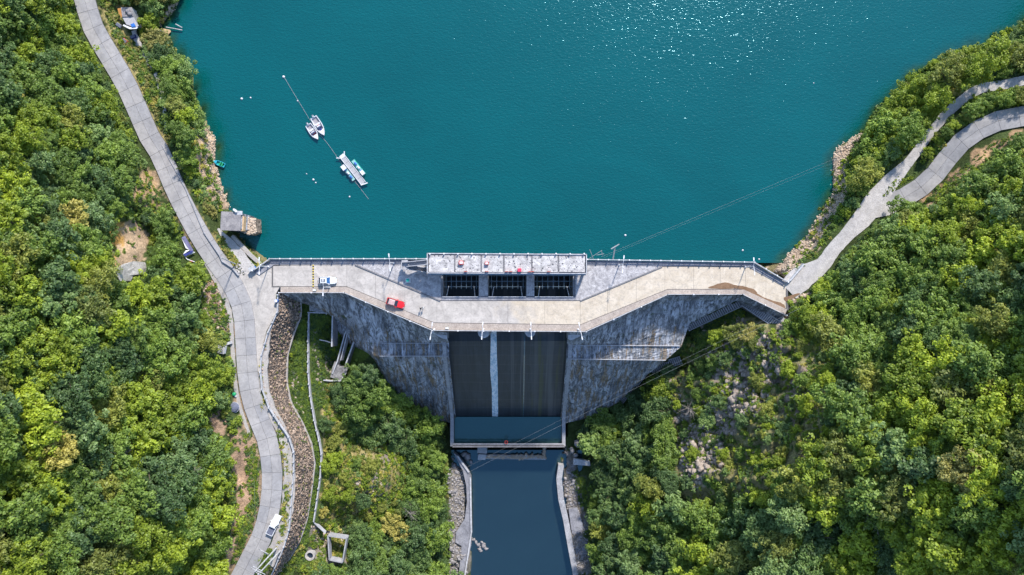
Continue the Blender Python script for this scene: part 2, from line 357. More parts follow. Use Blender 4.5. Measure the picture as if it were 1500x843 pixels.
# ------------------------------------------------------------ terrain: heights relaxed between surveyed lines
def axis(lo, hi, st, ext):
    core = list(np.arange(lo, hi+.1, st)); s = st; a = []; x = lo
    while x > ext[0]: s *= 1.18; x -= s; a.append(x)
    s = st; b = []; x = hi
    while x < ext[1]: s *= 1.18; x += s; b.append(x)
    return np.array(a[::-1]+core+b)
us = axis(-120, 1620, 4, (-2600, 4100)); vs_ = axis(-100, 940, 4, (-2600, 3400))
U, V = np.meshgrid(us, vs_)
Z = np.zeros(U.shape); K = np.zeros(U.shape, bool)
def setz(mask, z):
    global Z, K
    Z = np.where(mask, z, Z); K |= mask
def line(pts, w=3):                         # pts: (u, v, z)
    d, z = pdist(U, V, [p[:2] for p in pts], [p[2] for p in pts]); setz(d < w, z)
# outer rim
rim = np.zeros(U.shape, bool); rim[0, :] = rim[-1, :] = rim[:, 0] = rim[:, -1] = True
setz(rim & ((U < 100) | (U > 1500)), 80.0); setz(rim & (U >= 100) & (U <= 1500) & (V > 0), -36.); setz(rim & (U >= 100) & (U <= 1500) & (V < 0), -25.)
for p in [[(-300,-400,40),(-150,0,34),(-60,200,38),(-80,420,48),(-80,640,52),(-100,900,55)],
          [(0,0,16),(0,200,25),(0,420,34),(0,640,36),(0,843,34)],
          [(100,110,9),(150,260,12),(170,420,16),(190,560,19),(220,700,18),(230,843,16)],
          [(1560,260,26),(1600,430,42),(1620,650,52),(1640,900,60)],
          [(1500,300,18),(1500,450,30),(1500,620,40),(1500,843,44)],
          [(1400,330,12),(1370,450,17),(1360,600,26),(1340,843,32)],
          [(1260,400,5),(1230,500,8),(1200,620,14),(1160,720,12),(1120,843,10)],
          [(1140,520,1),(1110,620,0),(1060,720,-6),(1010,843,-8)],
          [(1075,500,-7),(1040,600,-10),(985,700,-17),(940,843,-19)],
          [(1010,520,-14),(985,570,-19),(940,640,-25),(900,740,-29),(890,843,-29)],
          [(840,625,-34),(850,660,-36),(848,720,-36),(862,790,-36),(872,850,-36)],
          [(500,450,-11),(505,500,-13),(520,550,-17),(560,600,-22),(600,650,-27),(620,720,-30),(620,843,-30)],
          [(470,560,-12.5),(480,650,-14),(490,720,-15),(478,790,-14),(450,843,-12)],
          [(530,650,-19),(555,720,-21),(560,843,-21)],
          [(600,585,-25),(640,620,-30),(655,650,-34),(657,700,-36),(660,760,-36),(655,850,-36)],
          [(1450,260,12),(1400,290,8),(1345,320,5),(1300,350,3)],
          [(1340,215,2.5),(1390,190,4),(1440,155,5)]]:
    line(p, 3)
d, z = pdist(U, V, ROADL, [6,4,2,1.5,1.2,1,1,.8,.6,.5,.3,.2,.1]+[0]*9+[0,-.2,-.4,-.6,-.8,-1.2,-2,-4,-8][-7:]); setz(d < 23, z-.35)
d, z = pdist(U, V, ROADR, [.6,1,1.8,2.8,4,5,6,6.6,8,11,15,20]); setz(d < 20, z-.35)
d, z = pdist(U, V, PATHR, [.8,1.2,1.8,2.6,3.4,4,4.6,5.4,7,10]); setz(d < 10, z-.35)
d, z = pdist(U, V, PATHW, [0,0,.1,.2,.3,.5,.6,.7,.8]); setz(d < 19, z-.35)
for L, wid in ((SHORE_L[:-1], 3), (SHORE_R[1:], 3)): setz(pdist(U, V, L) < wid, -5.2)
line([(x-16, y+2, -2.0) for x, y in SHORE_L[12:20]], 2)
inl = inpoly(U, V, LAKE+[(1850,-3000),(-200,-3000)])
dl = np.minimum(pdist(U, V, SHORE_L), pdist(U, V, SHORE_R)); setz(inl & (dl > 6), -5.4-np.minimum((dl-6)*.12, 22))
d, z = pdist(U, V, GUARD, [0]*9+[-.1,-.2,-.4,-.6,-.8,-1.2,-2]); setz(d < 3, z-.35)
d, z = pdist(U, V, REVB, [-8,-9,-10,-10,-10,-10,-10,-10,-10.5,-10.5,-11,-11,-11.5,-12]); setz(d < 3, z)
d = pdist(U, V, DRAIN); setz(d < 4, -11.5)
rp_ = inpoly(U, V, GUARD+REVB[::-1]); dg, db = pdist(U, V, GUARD), pdist(U, V, REVB); setz(rp_ & (dg > 1), -10*dg/(dg+db)-1.6)
# junction apron
setz(inpoly(U, V, [(345,405),(392,382),(415,425),(402,455),(380,500),(365,440)]), -.4)
setz(inpoly(U, V, [(366,412),(398,378),(1104,380),(1156,410),(1153,455),(1088,434),(976,434),(860,488),(632,486),(503,431),(411,431)]), -5.5)
FACEPOLY_L = [(505,431),(655,487),(668,620),(640,608),(604,592),(568,562),(546,524),(520,500),(500,462)]
FACEPOLY_R = [(832,487),(980,433),(1086,434),(1086,444),(1006,480),(996,510),(975,530),(940,556),(903,588),(860,602),(822,618)]
zf = np.interp(V, [430,503,522,612], [-1,-8,-9,-33])
for fp in (FACEPOLY_L, FACEPOLY_R): setz(inpoly(U, V, fp), zf-5)
setz(inpoly(U, V, [(645,398),(843,398),(836,490),(827,655),(662,655),(652,490)]), -44.)
ir = inpoly(U, V, RIVER); setz(ir, -42.); setz((np.minimum(pdist(U, V, RIV_L), pdist(U, V, RIV_R)) < 2.5), -38.4)
line([(u+7, v, -36.9) for u, v in RIV_R], 3); line([(u-7, v, -36.6) for u, v in RIV_L], 3)
for q in ([(1141,481,-3.2),(1089,446,-8.2)], [(1092,446,-8.6),(1006,484,-16.5)], [(998,531,-22),(953,544,-26)], [(948,541,-26),(905,592,-35)], [(467,436,-9.6),(467,460,-12)]):
    line([(a, b+1, c) for a, b, c in q], 9)
for q in ([(490,443,-12),(487,465,-12.2),(486,508,-12.6)], [(513,472,-13.8),(505,490,-14.2),(494,530,-15)], [(531,468,-14.2),(518,502,-14.6),(506,535,-15.6)]): line([(a+5, b, c) for a, b, c in q], 6)
setz(inpoly(U, V, [(486,528),(500,534),(514,538),(508,552),(499,560),(480,556),(482,541)]), -15.3)
def relax(Z, K, it):
    for _ in range(it):
        Pd = np.pad(Z, 1, mode='edge'); A = .25*(Pd[:-2,1:-1]+Pd[2:,1:-1]+Pd[1:-1,:-2]+Pd[1:-1,2:]); Z = np.where(K, Z, A)
    return Z
def solve(Z, K):
    h, w = Z.shape
    if min(h, w) < 12: return relax(np.where(K, Z, Z[K].mean() if K.any() else 0), K, 300)
    H2, W2 = (h+1)//2, (w+1)//2
    Zp = np.zeros((H2*2, W2*2)); Kp = np.zeros((H2*2, W2*2)); Zp[:h, :w] = np.where(K, Z, 0); Kp[:h, :w] = K
    s = Zp.reshape(H2, 2, W2, 2).sum((1, 3)); k = Kp.reshape(H2, 2, W2, 2).sum((1, 3))
    zc = solve(np.where(k > 0, s/np.maximum(k, 1), 0), k > 0)
    up = np.repeat(np.repeat(zc, 2, 0), 2, 1)[:h, :w]
    return relax(np.where(K, Z, up), K, 45)
Z = solve(Z, K)
# uneven ground away from the surveyed works
def vnoise(U, V, s, seed):
    r = np.random.default_rng(seed); G = r.random((256, 256)); x = U/s; y = V/s
    xi = np.floor(x).astype(int); yi = np.floor(y).astype(int); fx = x-xi; fy = y-yi
    fx = fx*fx*(3-2*fx); fy = fy*fy*(3-2*fy)
    g = lambda a, b: G[b % 256, a % 256]
    return (g(xi, yi)*(1-fx)+g(xi+1, yi)*fx)*(1-fy)+(g(xi, yi+1)*(1-fx)+g(xi+1, yi+1)*fx)*fy - .5
free = np.ones(U.shape)
for ln, w in ((ROADL, 24), (ROADR, 20), (PATHR, 10), (PATHW, 19), (GUARD, 4), (REVB, 6), (DRAIN, 6), (SHORE_L, 4), (SHORE_R, 4)):
    free = np.minimum(free, np.clip((pdist(U, V, ln)-w)/25, 0, 1))
free = np.where(inl | ir | inpoly(U, V, [(345,380),(1160,380),(1160,470),(1000,490),(830,620),(650,620),(500,470),(380,500)]), 0, free)
Z = Z + free*(vnoise(U, V, 70, 1)*7 + vnoise(U, V, 28, 2)*3 + vnoise(U, V, 10, 3)*1.0)
Z = np.where(~ir & ~K & (Z < -37.0) & (V > 600), -37.0+.02*(Z+37), Z); Z = np.where(~inl & ~K & (Z < -4.2) & (V < 400), -4.2, Z)
bl = inpoly(U, V, [(1015,490),(1090,465),(1150,500),(1200,560),(1130,700),(1020,740),(990,660),(985,590)]); Z = Z + bl*(np.abs(vnoise(U, V, 13, 31))*5-1.2+np.abs(vnoise(U, V, 7, 32))*2.5)
def H(u, v):
    i = np.clip(np.searchsorted(us, u)-1, 0, len(us)-2); j = np.clip(np.searchsorted(vs_, v)-1, 0, len(vs_)-2)
    a = (u-us[i])/(us[i+1]-us[i]); b = (v-vs_[j])/(vs_[j+1]-vs_[j])
    return float((Z[j,i]*(1-a)+Z[j,i+1]*a)*(1-b)+(Z[j+1,i]*(1-a)+Z[j+1,i+1]*a)*b)
def G(u, v, dz=0):
    return P(u, v, H(u, v)+dz)
# colours of the ground itself
Uw = U + vnoise(U, V, 14, 11)*16 + vnoise(U, V, 6, 14)*8; Vw = V + vnoise(U, V, 14, 12)*16 + vnoise(U, V, 6, 15)*8
col = np.zeros(U.shape+(3,)); col[:] = (.06,.085,.03); veg = np.ones(U.shape)*.6
t = vnoise(U, V, 30, 20)+.5; col = col*(.7+.7*t[..., None])
BARE = [('soil', (.42,.29,.17), [(200,255),(224,256),(236,283),(243,306),(215,312),(186,304)]),
 ('orange', (.5,.30,.10), [(170,325),(185,322),(200,330),(185,345),(180,380),(168,388),(160,365),(163,338)]),
 ('tan', (.48,.35,.24), [(188,322),(214,328),(222,355),(204,378),(206,390),(176,394),(170,372)]),
 ('litter', (.30,.2,.15), [(293,415),(315,412),(332,440),(338,470),(338,490),(318,482),(300,455),(288,430)]),
 ('soil', (.44,.30,.21), [(338,640),(352,628),(362,650),(371,690),(366,725),(355,770),(343,820),(332,843),(328,830),(340,760),(346,700),(338,670)]),
 ('soil', (.36,.25,.18), [(305,608),(320,600),(335,622),(330,640),(312,630)]),
 ('verge', (.34,.25,.17), [(190,255),(215,245),(240,280),(275,340),(300,385),(330,430),(338,480),(342,560),(352,610),(366,650),(372,700),(368,745),(350,800),(325,843),(338,843),(368,800),(385,740),(384,680),(372,625),(358,590),(345,540),(343,480),(336,440),(322,410),(290,360),(262,310),(235,255)]),
 ('shore', (.52,.38,.27), [(284,195),(296,165),(318,205),(319,235),(326,262),(336,292),(340,308),(324,309),(304,290),(291,252),(283,220)]),
 ('shore', (.52,.38,.27), [(258,0),(262,0),(254,18),(243,32),(233,42),(228,38),(240,22)]),
 ('shore', (.50,.38,.29), [(1128,400),(1150,372),(1172,348),(1190,322),(1210,292),(1218,262),(1214,235),(1224,212),(1250,198),(1268,193),(1258,208),(1246,226),(1241,250),(1242,278),(1231,309),(1213,340),(1197,365),(1172,392),(1150,404)]),
 ('verge', (.42,.28,.17), [(1345,300),(1372,275),(1395,257),(1420,236),(1445,214),(1475,197),(1500,190),(1500,200),(1475,210),(1445,240),(1405,272),(1368,303)]),
 ('slope', (.34,.28,.13), [(470,590),(500,560),(520,600),(530,660),(525,720),(530,760),(500,770),(470,760),(475,700)]),
 ('slope', (.30,.26,.13), [(520,640),(580,660),(590,720),(560,770),(520,760)]),
 ('rocky', (.36,.28,.22), [(522,708),(548,690),(565,705),(560,722),(540,735),(525,728)]),
 ('rocky', (.26,.22,.2), [(560,640),(580,635),(590,660),(575,680),(560,670)]),
 ('slope', (.26,.24,.12), [(1010,500),(1090,458),(1150,488),(1215,500),(1205,640),(1130,720),(1020,760),(985,680),(965,600),(975,560)]),
 ('rocky', (.36,.29,.25), [(1000,640),(1030,600),(1060,560),(1075,600),(1060,660),(1020,720),(995,700)]),
 ('rocky', (.30,.25,.21), [(1030,470),(1085,465),(1120,490),(1150,520),(1140,560),(1120,600),(1070,640),(1050,700),(1040,660),(1050,600),(1040,540)]),
 ('rocky', (.34,.26,.22), [(960,560),(985,555),(1005,590),(1012,615),(995,620),(970,600)]),
 ('rocky', (.36,.28,.23), [(1150,540),(1185,535),(1190,560),(1165,640),(1150,600)]),
 ('rocky', (.42,.34,.28), [(1150,440),(1185,430),(1200,440),(1180,455),(1160,470),(1150,500),(1138,490),(1148,465)]),
 ('grass', (.10,.15,.03), [(440,436),(500,440),(545,470),(548,520),(500,560),(462,560),(455,470),(452,560),(462,640),(470,660),(462,760),(440,800),(450,700),(456,660),(425,585),(422,520),(442,470)]),
 ('grass', (.17,.2,.04), [(425,530),(450,540),(452,600),(440,610),(424,580)]),
 ('rubble', (.3,.26,.23), [(455,770),(480,775),(500,785),(512,790),(505,830),(470,830),(450,810)]),
 ('rocky', (.24,.22,.2), [(826,655),(846,660),(848,700),(858,760),(868,843),(840,843),(828,760),(818,700)]),
 ('rocky', (.24,.22,.2), [(664,668),(655,700),(660,760),(652,843),(690,843),(690,720),(683,690)]),
 ('verge', (.36,.29,.2), [(400,470),(385,500),(378,530),(378,560),(388,600),(408,640),(418,690),(415,740),(405,790),(385,830),(395,843),(425,790),(431,720),(431,670),(420,635),(395,595),(384,560),(386,520)]),
 ('slope', (.33,.28,.12), [(150,0),(180,0),(185,50),(215,120),(232,170),(255,250),(290,310),(345,375),(370,398),(340,395),(300,340),(262,270),(238,215),(200,140),(160,60)])]
for kd, cc, poly in BARE:
    m = inpoly(Uw, Vw, poly); tt = (vnoise(U, V, 9, hash(kd) % 97 if False else len(poly))+.5)[..., None]
    col = np.where(m[..., None], np.array(cc)*(.75+.5*tt), col); veg = np.where(m, .15 if kd in ('grass', 'slope', 'rocky', 'rubble') else .05, veg)
br = Z < -38.4; col[br] = (.05,.05,.04)
for L in (SHORE_L, SHORE_R):
    dd = pdist(U, V, L); m = (dd < 9) & inl; col[m] = (.22,.19,.1); veg[m] = 0
verts = np.stack([(U-750)*(CAMH-Z)/1000, (421.5-V)*(CAMH-Z)/1000, Z], -1).reshape(-1, 3)
nh, nw = U.shape; idx = np.arange(nh*nw).reshape(nh, nw)
F = np.stack([idx[1:, :-1], idx[1:, 1:], idx[:-1, 1:], idx[:-1, :-1]], -1).reshape(-1, 4)
ca = np.ones((nh*nw, 4)); ca[:, :3] = col.reshape(-1, 3)
me = npmesh('ground', verts, F, [M['ground']], {'Col': ('FLOAT_COLOR', ca), 'veg': ('FLOAT', veg.reshape(-1))}, True)
link('ground', me, kind='structure')

# ------------------------------------------------------------ water sheets
def watersheet(name, x0, x1, y0, y1, z, mat, st, lines, wid, depthscale=1):
    xs = np.arange(x0, x1+st, st); ys = np.arange(y0, y1+st, st); X, Y = np.meshgrid(xs, ys)
    k = (CAMH-z)/1000; u = X/k+750; v = 421.5-Y/k
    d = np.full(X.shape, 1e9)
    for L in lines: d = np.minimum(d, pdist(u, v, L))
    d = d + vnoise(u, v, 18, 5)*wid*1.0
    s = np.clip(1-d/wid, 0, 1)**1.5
    V3 = np.stack([X, Y, np.full(X.shape, z)], -1).reshape(-1, 3); h, w = X.shape; ii = np.arange(h*w).reshape(h, w)
    Fq = np.stack([ii[:-1, :-1], ii[:-1, 1:], ii[1:, 1:], ii[1:, :-1]], -1).reshape(-1, 4)
    link(name, npmesh(name, V3, Fq, [mat], {'shallow_reflect': ('FLOAT', s.reshape(-1))}, True), kind='structure')
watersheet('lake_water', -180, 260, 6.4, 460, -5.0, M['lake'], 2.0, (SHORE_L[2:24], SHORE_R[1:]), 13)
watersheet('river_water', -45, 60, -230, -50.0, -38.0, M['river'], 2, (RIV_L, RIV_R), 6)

# ------------------------------------------------------------ roads: tar bed with concrete slabs on it
def offs(line, w):
    L = [Vector((p[0], p[1])) for p in line]; out = []
    for i, p in enumerate(L):
        d = (L[min(i+1, len(L)-1)]-L[max(i-1, 0)]).normalized(); out.append((p + Vector((-d.y, d.x))*w[i] if isinstance(w, list) else p + Vector((-d.y, d.x))*w))
    return out
def resample(pts, step):
    pts = [Vector(p) for p in pts]; out = [pts[0]]; acc = 0
    cum = [0]
    for a, b in zip(pts, pts[1:]): cum.append(cum[-1]+(b-a).length)
    nn = max(1, int(cum[-1]/step)); j = 0
    for i in range(1, nn+1):
        s = cum[-1]*i/nn
        while j < len(cum)-2 and cum[j+1] < s: j += 1
        out.append(pts[j].lerp(pts[j+1], (s-cum[j])/(cum[j+1]-cum[j])))
    return out
def smooth(pts, k=4):
    n = len(pts); out = []
    for i in range(n-1):
        p0, p1, p2, p3 = pts[max(i-1,0)], pts[i], pts[i+1], pts[min(i+2,n-1)]
        for j in range(k):
            t = j/k
            out.append(tuple(.5*((2*b)+(-a+c)*t+(2*a-5*b+4*c-d)*t*t+(-a+3*b-3*c+d)*t**3) for a, b, c, d in zip(p0, p1, p2, p3)))
    out.append(tuple(pts[-1])); return out
def zprof(line, zs):
    def f(u, v):
        d, z = pdist(np.array([float(u)]), np.array([float(v)]), line, zs); return float(z[0])
    return f
ZL = [6,4,2,1.5,1.2,1,1,.8,.6,.5,.3,.2,.1]+[0]*9+[-.4,-.6,-.8,-1.2,-2,-4,-8]
def road(name, cl, zs, w, slab, lanes, zlim=None, kerb=0.0):
    zf_ = zprof(cl, zs); pts = [Vector((*p, 0)) for p in smooth(cl)]
    w3 = [P(p.x, p.y, zf_(p.x, p.y)) for p in pts]
    w3 = resample(w3, slab)
    bed = MB(); rows = []
    nrm = []
    for i, p in enumerate(w3):
        d = (w3[min(i+1, len(w3)-1)]-w3[max(i-1, 0)]); d.z = 0; d.normalize(); nrm.append(Vector((-d.y, d.x, 0)))
    hw = w/2
    bed.grid([[p-nn*(hw+.02)-Vector((0,0,.10)), p+nn*(hw+.02)-Vector((0,0,.10))] for p, nn in zip(w3, nrm)][::1], M['joint'])
    for s in (-1, 1): bed.grid([[p+nn*s*(hw+.02)-Vector((0,0,.10)), p+nn*s*(hw+.02)-Vector((0,0,.6))] for p, nn in zip(w3, nrm)], M['joint'])
    ro = bed.build(name, kind='structure')
    g = .065
    for i in range(len(w3)-1):
        a, b, na, nb = w3[i], w3[i+1], nrm[i], nrm[i+1]; d = (b-a).normalized()
        for k in range(lanes):
            l0 = -hw + w*k/lanes + (g/2 if k else 0); l1 = -hw + w*(k+1)/lanes - (g/2 if k < lanes-1 else 0)
            dz = Vector((0, 0, random.uniform(0, .018)))
            q = [a+na*l0+d*g+dz, a+na*l1+d*g+dz, b+nb*l1+dz, b+nb*l0+dz]
            MB().prism(q, .09, M['road']).build('slab', ro)
    return ro
road('hillside_road', ROADL[2:-3], ZL[2:-3], 5.1, 4.3, 2)
road('upper_road', ROADR, [.38,.95,1.8,2.8,4,5,6,6.6,8,11,15,20], 4.8, 4.6, 2)
def ribbon(name, cl, ws, zs, mat, dz=-.1, rag=0, **k):
    f = zprof(cl, zs); pts = smooth(cl, 5); wsm = np.interp(np.linspace(0, len(ws)-1, len(pts)), range(len(ws)), ws)
    a = offs(pts, [w/2+random.uniform(-rag, rag) for w in wsm]); b = offs(pts, [-w/2+random.uniform(-rag, rag) for w in wsm]); m = MB()
    tp = [P(p.x, p.y, f(*q)+dz) for p, q in zip(a, pts)]; tq = [P(p.x, p.y, f(*q)+dz) for p, q in zip(b, pts)]
    m.grid([[x, y] for x, y in zip(tq, tp)], mat); m.grid([[x-Vector((0,0,.5)), x] for x in tq], mat); m.grid([[x, x-Vector((0,0,.5))] for x in tp], mat)
    return m.build(name, **k)
ribbon('lakeside_path', PATHR, [14]*10, [.8,1.2,1.8,2.6,3.4,4,4.6,5.4,7,10], M['path'], -.12, .4, kind='structure')
ribbon('access_road', PATHW, PATHWW, [0,0,.1,.2,.3,.5,.6,.7,.8], M['path'], -.06, .5, kind='structure')
MB().prism([P(u, v, .5) for u, v in [(1282,301),(1290,296),(1313,284),(1326,287),(1332,296),(1306,315),(1290,318),(1280,320)]], .5, M['path']).build('junction_paving', kind='structure')
# pale strip beside the hill road and dusty shoulder
ribbon('road_shoulder', [(398,474),(389,512),(386,560),(396,600),(412,632),(421,665),(424,700),(421,740),(415,775),(403,808),(392,826)], [2,10,13,14,14,13,16,18,18,22,18], [0]*7+[-.2,-.4,-.6,-.8], M['shoulder'], -.16, 1, kind='structure')
ribbon('drain_edge', [(300,385),(322,422),(334,450),(339,480),(341,520),(344,560),(352,600),(366,640)], [4,7,7,6,6,7,5,4], [0]*8, M['shoulder'], -.12, .6, kind='structure')
ribbon('footpath', [(316,338),(330,352),(345,368),(356,382),(368,398)], [10,14,16,15,18], [-1.2,-1,-.8,-.6,-.4], M['path'], .12, 1, kind='structure')
ribbon('shore_footpath', [(195,45),(203,66),(214,82),(224,100),(232,118),(238,145),(242,175),(243,192)], [6,10,11,6,5,7,6,4], [H(195,45)+.3,H(203,66)+.3,H(214,82)+.3,H(224,100)+.3,H(232,118)+.3,H(238,145)+.3,H(242,175)+.3,H(243,192)+.3], M['path'], .25, 1, kind='structure')
def poly(name, pts, z, th, mat, parent=None, **k):
    return MB().prism([P(u, v, z) for u, v in pts], th, mat).build(name, parent, **k)
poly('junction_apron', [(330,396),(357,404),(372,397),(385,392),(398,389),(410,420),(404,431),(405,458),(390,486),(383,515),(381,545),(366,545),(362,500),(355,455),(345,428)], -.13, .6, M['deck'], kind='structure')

# ------------------------------------------------------------ the dam
dam = empty('concrete_dam', P(750, 440, 0), label='long pale concrete dam with angled crest road across the middle of the gorge', cat='dam')
def dp(mb, name, **k):
    o = mb.build(name, None, **k); o.parent = dam; o.matrix_parent_inverse = Matrix.Translation(-Vector(dam.location)); return o
TOP = [(398,390),(412,389),(520,388),(645,441),(850,441),(970,391),(1095,391),(1150,417)]
BOT = [(398,420),(412,420),(508,420),(636,473),(850,476),(978,424),(1090,424),(1153,453)]
OUT = [(411,429),(505,429),(634,484),(858,486),(978,431.5),(1087,431.5),(1150,462)]
UPS = [(372,397),(397,379),(626,379),(860,380),(1103,384),(1152,413)]
def iv(pl, u): return float(np.interp(u, [p[0] for p in pl], [p[1] for p in pl]))
cuts = [400,412,458,508,520,550,593,636,645,690,744,798,850,890,932,970,978,1016,1055,1090,1096,1122,1150]
joints = [400,458,508,550,593,640,690,744,798,850,890,932,974,1016,1055,1092,1122,1151]
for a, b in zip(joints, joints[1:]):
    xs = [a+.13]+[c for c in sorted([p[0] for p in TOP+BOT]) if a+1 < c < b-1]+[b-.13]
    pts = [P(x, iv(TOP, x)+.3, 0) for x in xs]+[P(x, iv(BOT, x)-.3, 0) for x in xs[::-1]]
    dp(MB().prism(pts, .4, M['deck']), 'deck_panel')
dp(MB().prism([P(u, v, -.08) for u, v in [(398,387),(520,387),(645,440),(852,440),(970,390),(1096,390),(1154,416),(1155,455),(1090,425),(978,425),(850,477),(636,474),(508,421),(398,421)]], .5, M['joint']), 'deck_bed')
# upstream walkway, downstream kerb strip and rough patches
dp(MB().prism([P(u, v, .12) for u, v in [(372,399),(397,380.5),(626,380.5),(626,388),(402,388),(380,403)]], .7, M['walk']), 'upstream_walkway')
dp(MB().prism([P(u, v, .12) for u, v in [(860,381.5),(1103,385.5),(1149,413),(1147,419.5),(1095,390.6),(970,390.4),(860,389)]], .7, M['walk']), 'upstream_walkway')
dp(MB().prism([P(u, v, .09) for u, v in [(411,420.5),(508,420.5),(636,473.5),(636,483.5),(505,428.5),(411,428.5)]], .7, M['kerbwalk']), 'downstream_kerb')
dp(MB().prism([P(u, v, .09) for u, v in [(636,473.5),(850,476.5),(857,485.3),(636,483.5)]], .7, M['kerbwalk']), 'downstream_kerb')
dp(MB().prism([P(u, v, .09) for u, v in [(850,476.5),(978,424.5),(1090,424.5),(1153,453.5),(1150,461.5),(1087,431),(978,431),(857,485.3)]], .7, M['kerbwalk']), 'downstream_kerb')
dp(MB().prism([P(u, v, .06) for u, v in [(520,388.2),(626,388.2),(626,401),(646,402),(646,440),(642,439)]], .6, M['patch']), 'rough_paving')
dp(MB().prism([P(u, v, .06) for u, v in [(860,389.2),(970,390.6),(851,440.2),(843,440.2),(843,402),(860,401)]], .6, M['patch']), 'rough_paving')
for a, b in (((520,388),(645,441)), ((850,441),(970,391))):
    dp(MB().beam(P(*a, .12), P(*b, .12), .3, .22, M['beamc']), 'channel_edge')
# body: wing blocks, piers, weir
bz = -.75
UL = [(371,402),(397,380.5),(645,380.5),(645,436),(632,482.5),(504,428),(411,428),(404,420)]
dp(MB().prism([P(u, v, 0)*1+Vector((0,0,bz)) for u, v in UL], 34, M['wallc']), 'dam_body')
UR = [(843,381.5),(1103,385.5),(1151,414),(1150,459),(1087,430),(978,430),(856,484),(843,484)]
dp(MB().prism([P(u, v, 0)+Vector((0,0,bz)) for u, v in UR], 34, M['wallc']), 'dam_body')
for x0, x1 in ((645,648),(701,715),(771,783),(840,843)):
    b = MB(); a0 = P(x0, 374, 0); a1 = P(x1, 374, 0)
    yb = P(700, 486, 0).y; b.prism([Vector((a0.x, 8.4, -.9)), Vector((a1.x, 8.4, -.9)), Vector((a1.x, yb+1, -.9)), Vector((a0.x, yb+1, -.9))], 22, M['wallc'])
    if 690 < x0 < 800:
        cx = (a0.x+a1.x)/2; r = (a1.x-a0.x)/2*1.25
        b.disc((cx, yb-.3, -14), r*1.25, 12.2, M['rail'], 14, r)
    dp(b, 'pier')
    if x0 in (701, 771):
        dp(MB().prism([P(x0+.4, 402, .03), P(x1-.4, 402, .03), P(x1-.4, 434, .03), P(x0+.4, 434, .03)], .9, M['patch']), 'pier_cap')
# weir crest under the gates and chute slab following an ogee
prof = [(8.0,-26),(7.6,-13),(5,-11.6),(2,-11.2),(-2,-11.5),(-6,-12.2),(-9,-12.6)]
ch = [(487,-11.6),(500,-13.2),(520,-16),(545,-20.4),(570,-25),(590,-29),(603,-32),(612,-34.2),(650,-34.6)]
xl, xr = -17.35, 14.9
rows = [[Vector((x, y, z)) for x in np.linspace(xl, xr, 3)] for y, z in prof]
for v, z in ch: 
    y = P(0, v, z).y; rows.append([Vector((x, y, z)) for x in np.linspace(xl, xr, 3)])
rows = rows[:7]+rows[8:]
b = MB().grid([[r[2], r[1], r[0]] for r in rows], M['chute']); o = dp(b, 'spillway_chute')
# chute side walls: follow the chute, top 3 m above it
for s, x in ((-1, xl), (1, xr)):
    b = MB(); xa = x; xb = x + s*1.0; rr = []
    for r in rows[6:]:
        y, z = r[0].y, r[0].z; t = 2.6 + (3.4 if z > -13.5 else 0)*0
        top = max(-31.0, (-9.0 if y > -18 else -9.8+(y+18.2)*1.12)+.9)
        rr.append([Vector((xa, y, z-2)), Vector((xa, y, top)), Vector((xb, y, top)), Vector((xb, y, z-6))])
    if s < 0: rr = [q[::-1] for q in rr]
    b.grid(rr, M['wallc']); e = rr[-1]; b.add(e, [(0,1,2,3)], M['wallc']); dp(b, 'chute_wall')
# thin coping line on the walls
# stream down the chute
b = MB(); rr = []
for i, r in enumerate(rows[5:-1]):
    cx = -5.05+random.uniform(-.12,.12); w = .95+random.uniform(-.18,.2); rr.append([Vector((cx+w*q, r[0].y, r[0].z+.16+.12*(abs(q) < .8))) for q in (1, .5, 0, -.5, -1)])
b.grid(rr, M['fall']); o = dp(b, 'water_stream')
b = MB(); 
for x, w in ((3.4, .25), (-1.9+.2, .12)):
    b.grid([[Vector((x+w, r[0].y, r[0].z+.05)), Vector((x-w, r[0].y, r[0].z+.05))] for r in rows[6:-1]], M['rail'] if w > .2 else M['wallc'])
dp(MB().grid([[Vector((3.4+.18, r[0].y, r[0].z+.06)), Vector((3.22, r[0].y, r[0].z+.06))] for r in rows[6:-1]], plain('wet_trickle', (.04,.08,.10), .3, .5, 0, .3)), 'trickle')
# downstream faces as lofts with berms
def face(rowsuv, mat_rows):
    b = MB()
    R3 = []
    for row in rowsuv:
        pts = [P(u, v, z) for u, v, z in row]
        cum = [0]
        for p, q in zip(pts, pts[1:]): cum.append(cum[-1]+(q-p).length)
        out = []
        for t in np.linspace(0, cum[-1], 33):
            out.append(Vector([np.interp(t, cum, [p[i] for p in pts]) for i in range(3)]))
        R3.append(out)
    for i in range(len(R3)-1):
        sub = []
        k = 10 if mat_rows[i] == 'face' else 3
        for j in range(k+1):
            sub.append([p.lerp(q, j/k)+Vector((0,0, (random.uniform(-.12,.12) if 0 < j < k else 0))) for p, q in zip(R3[i], R3[i+1])])
        b.grid([s[::-1] for s in sub], M[mat_rows[i]])
    return b
fl = face([[(413,430,-.3),(505,430,-.3),(634,485,-.3),(654,487,-.3)],
           [(413,436,-3.5),(508,437,-3.5),(632,490,-2.5),(654,492,-2.5)],
           [(470,452,-14),(540,503,-9),(600,503,-9),(658,503,-9)],
           [(475,470,-16),(548,522,-9.8),(600,522,-9.8),(658,522,-9.8)],
           [(510,520,-24),(575,575,-26),(620,610,-34),(669,622,-36)]], ['face','face','face','face'])
dp(fl, 'left_face')
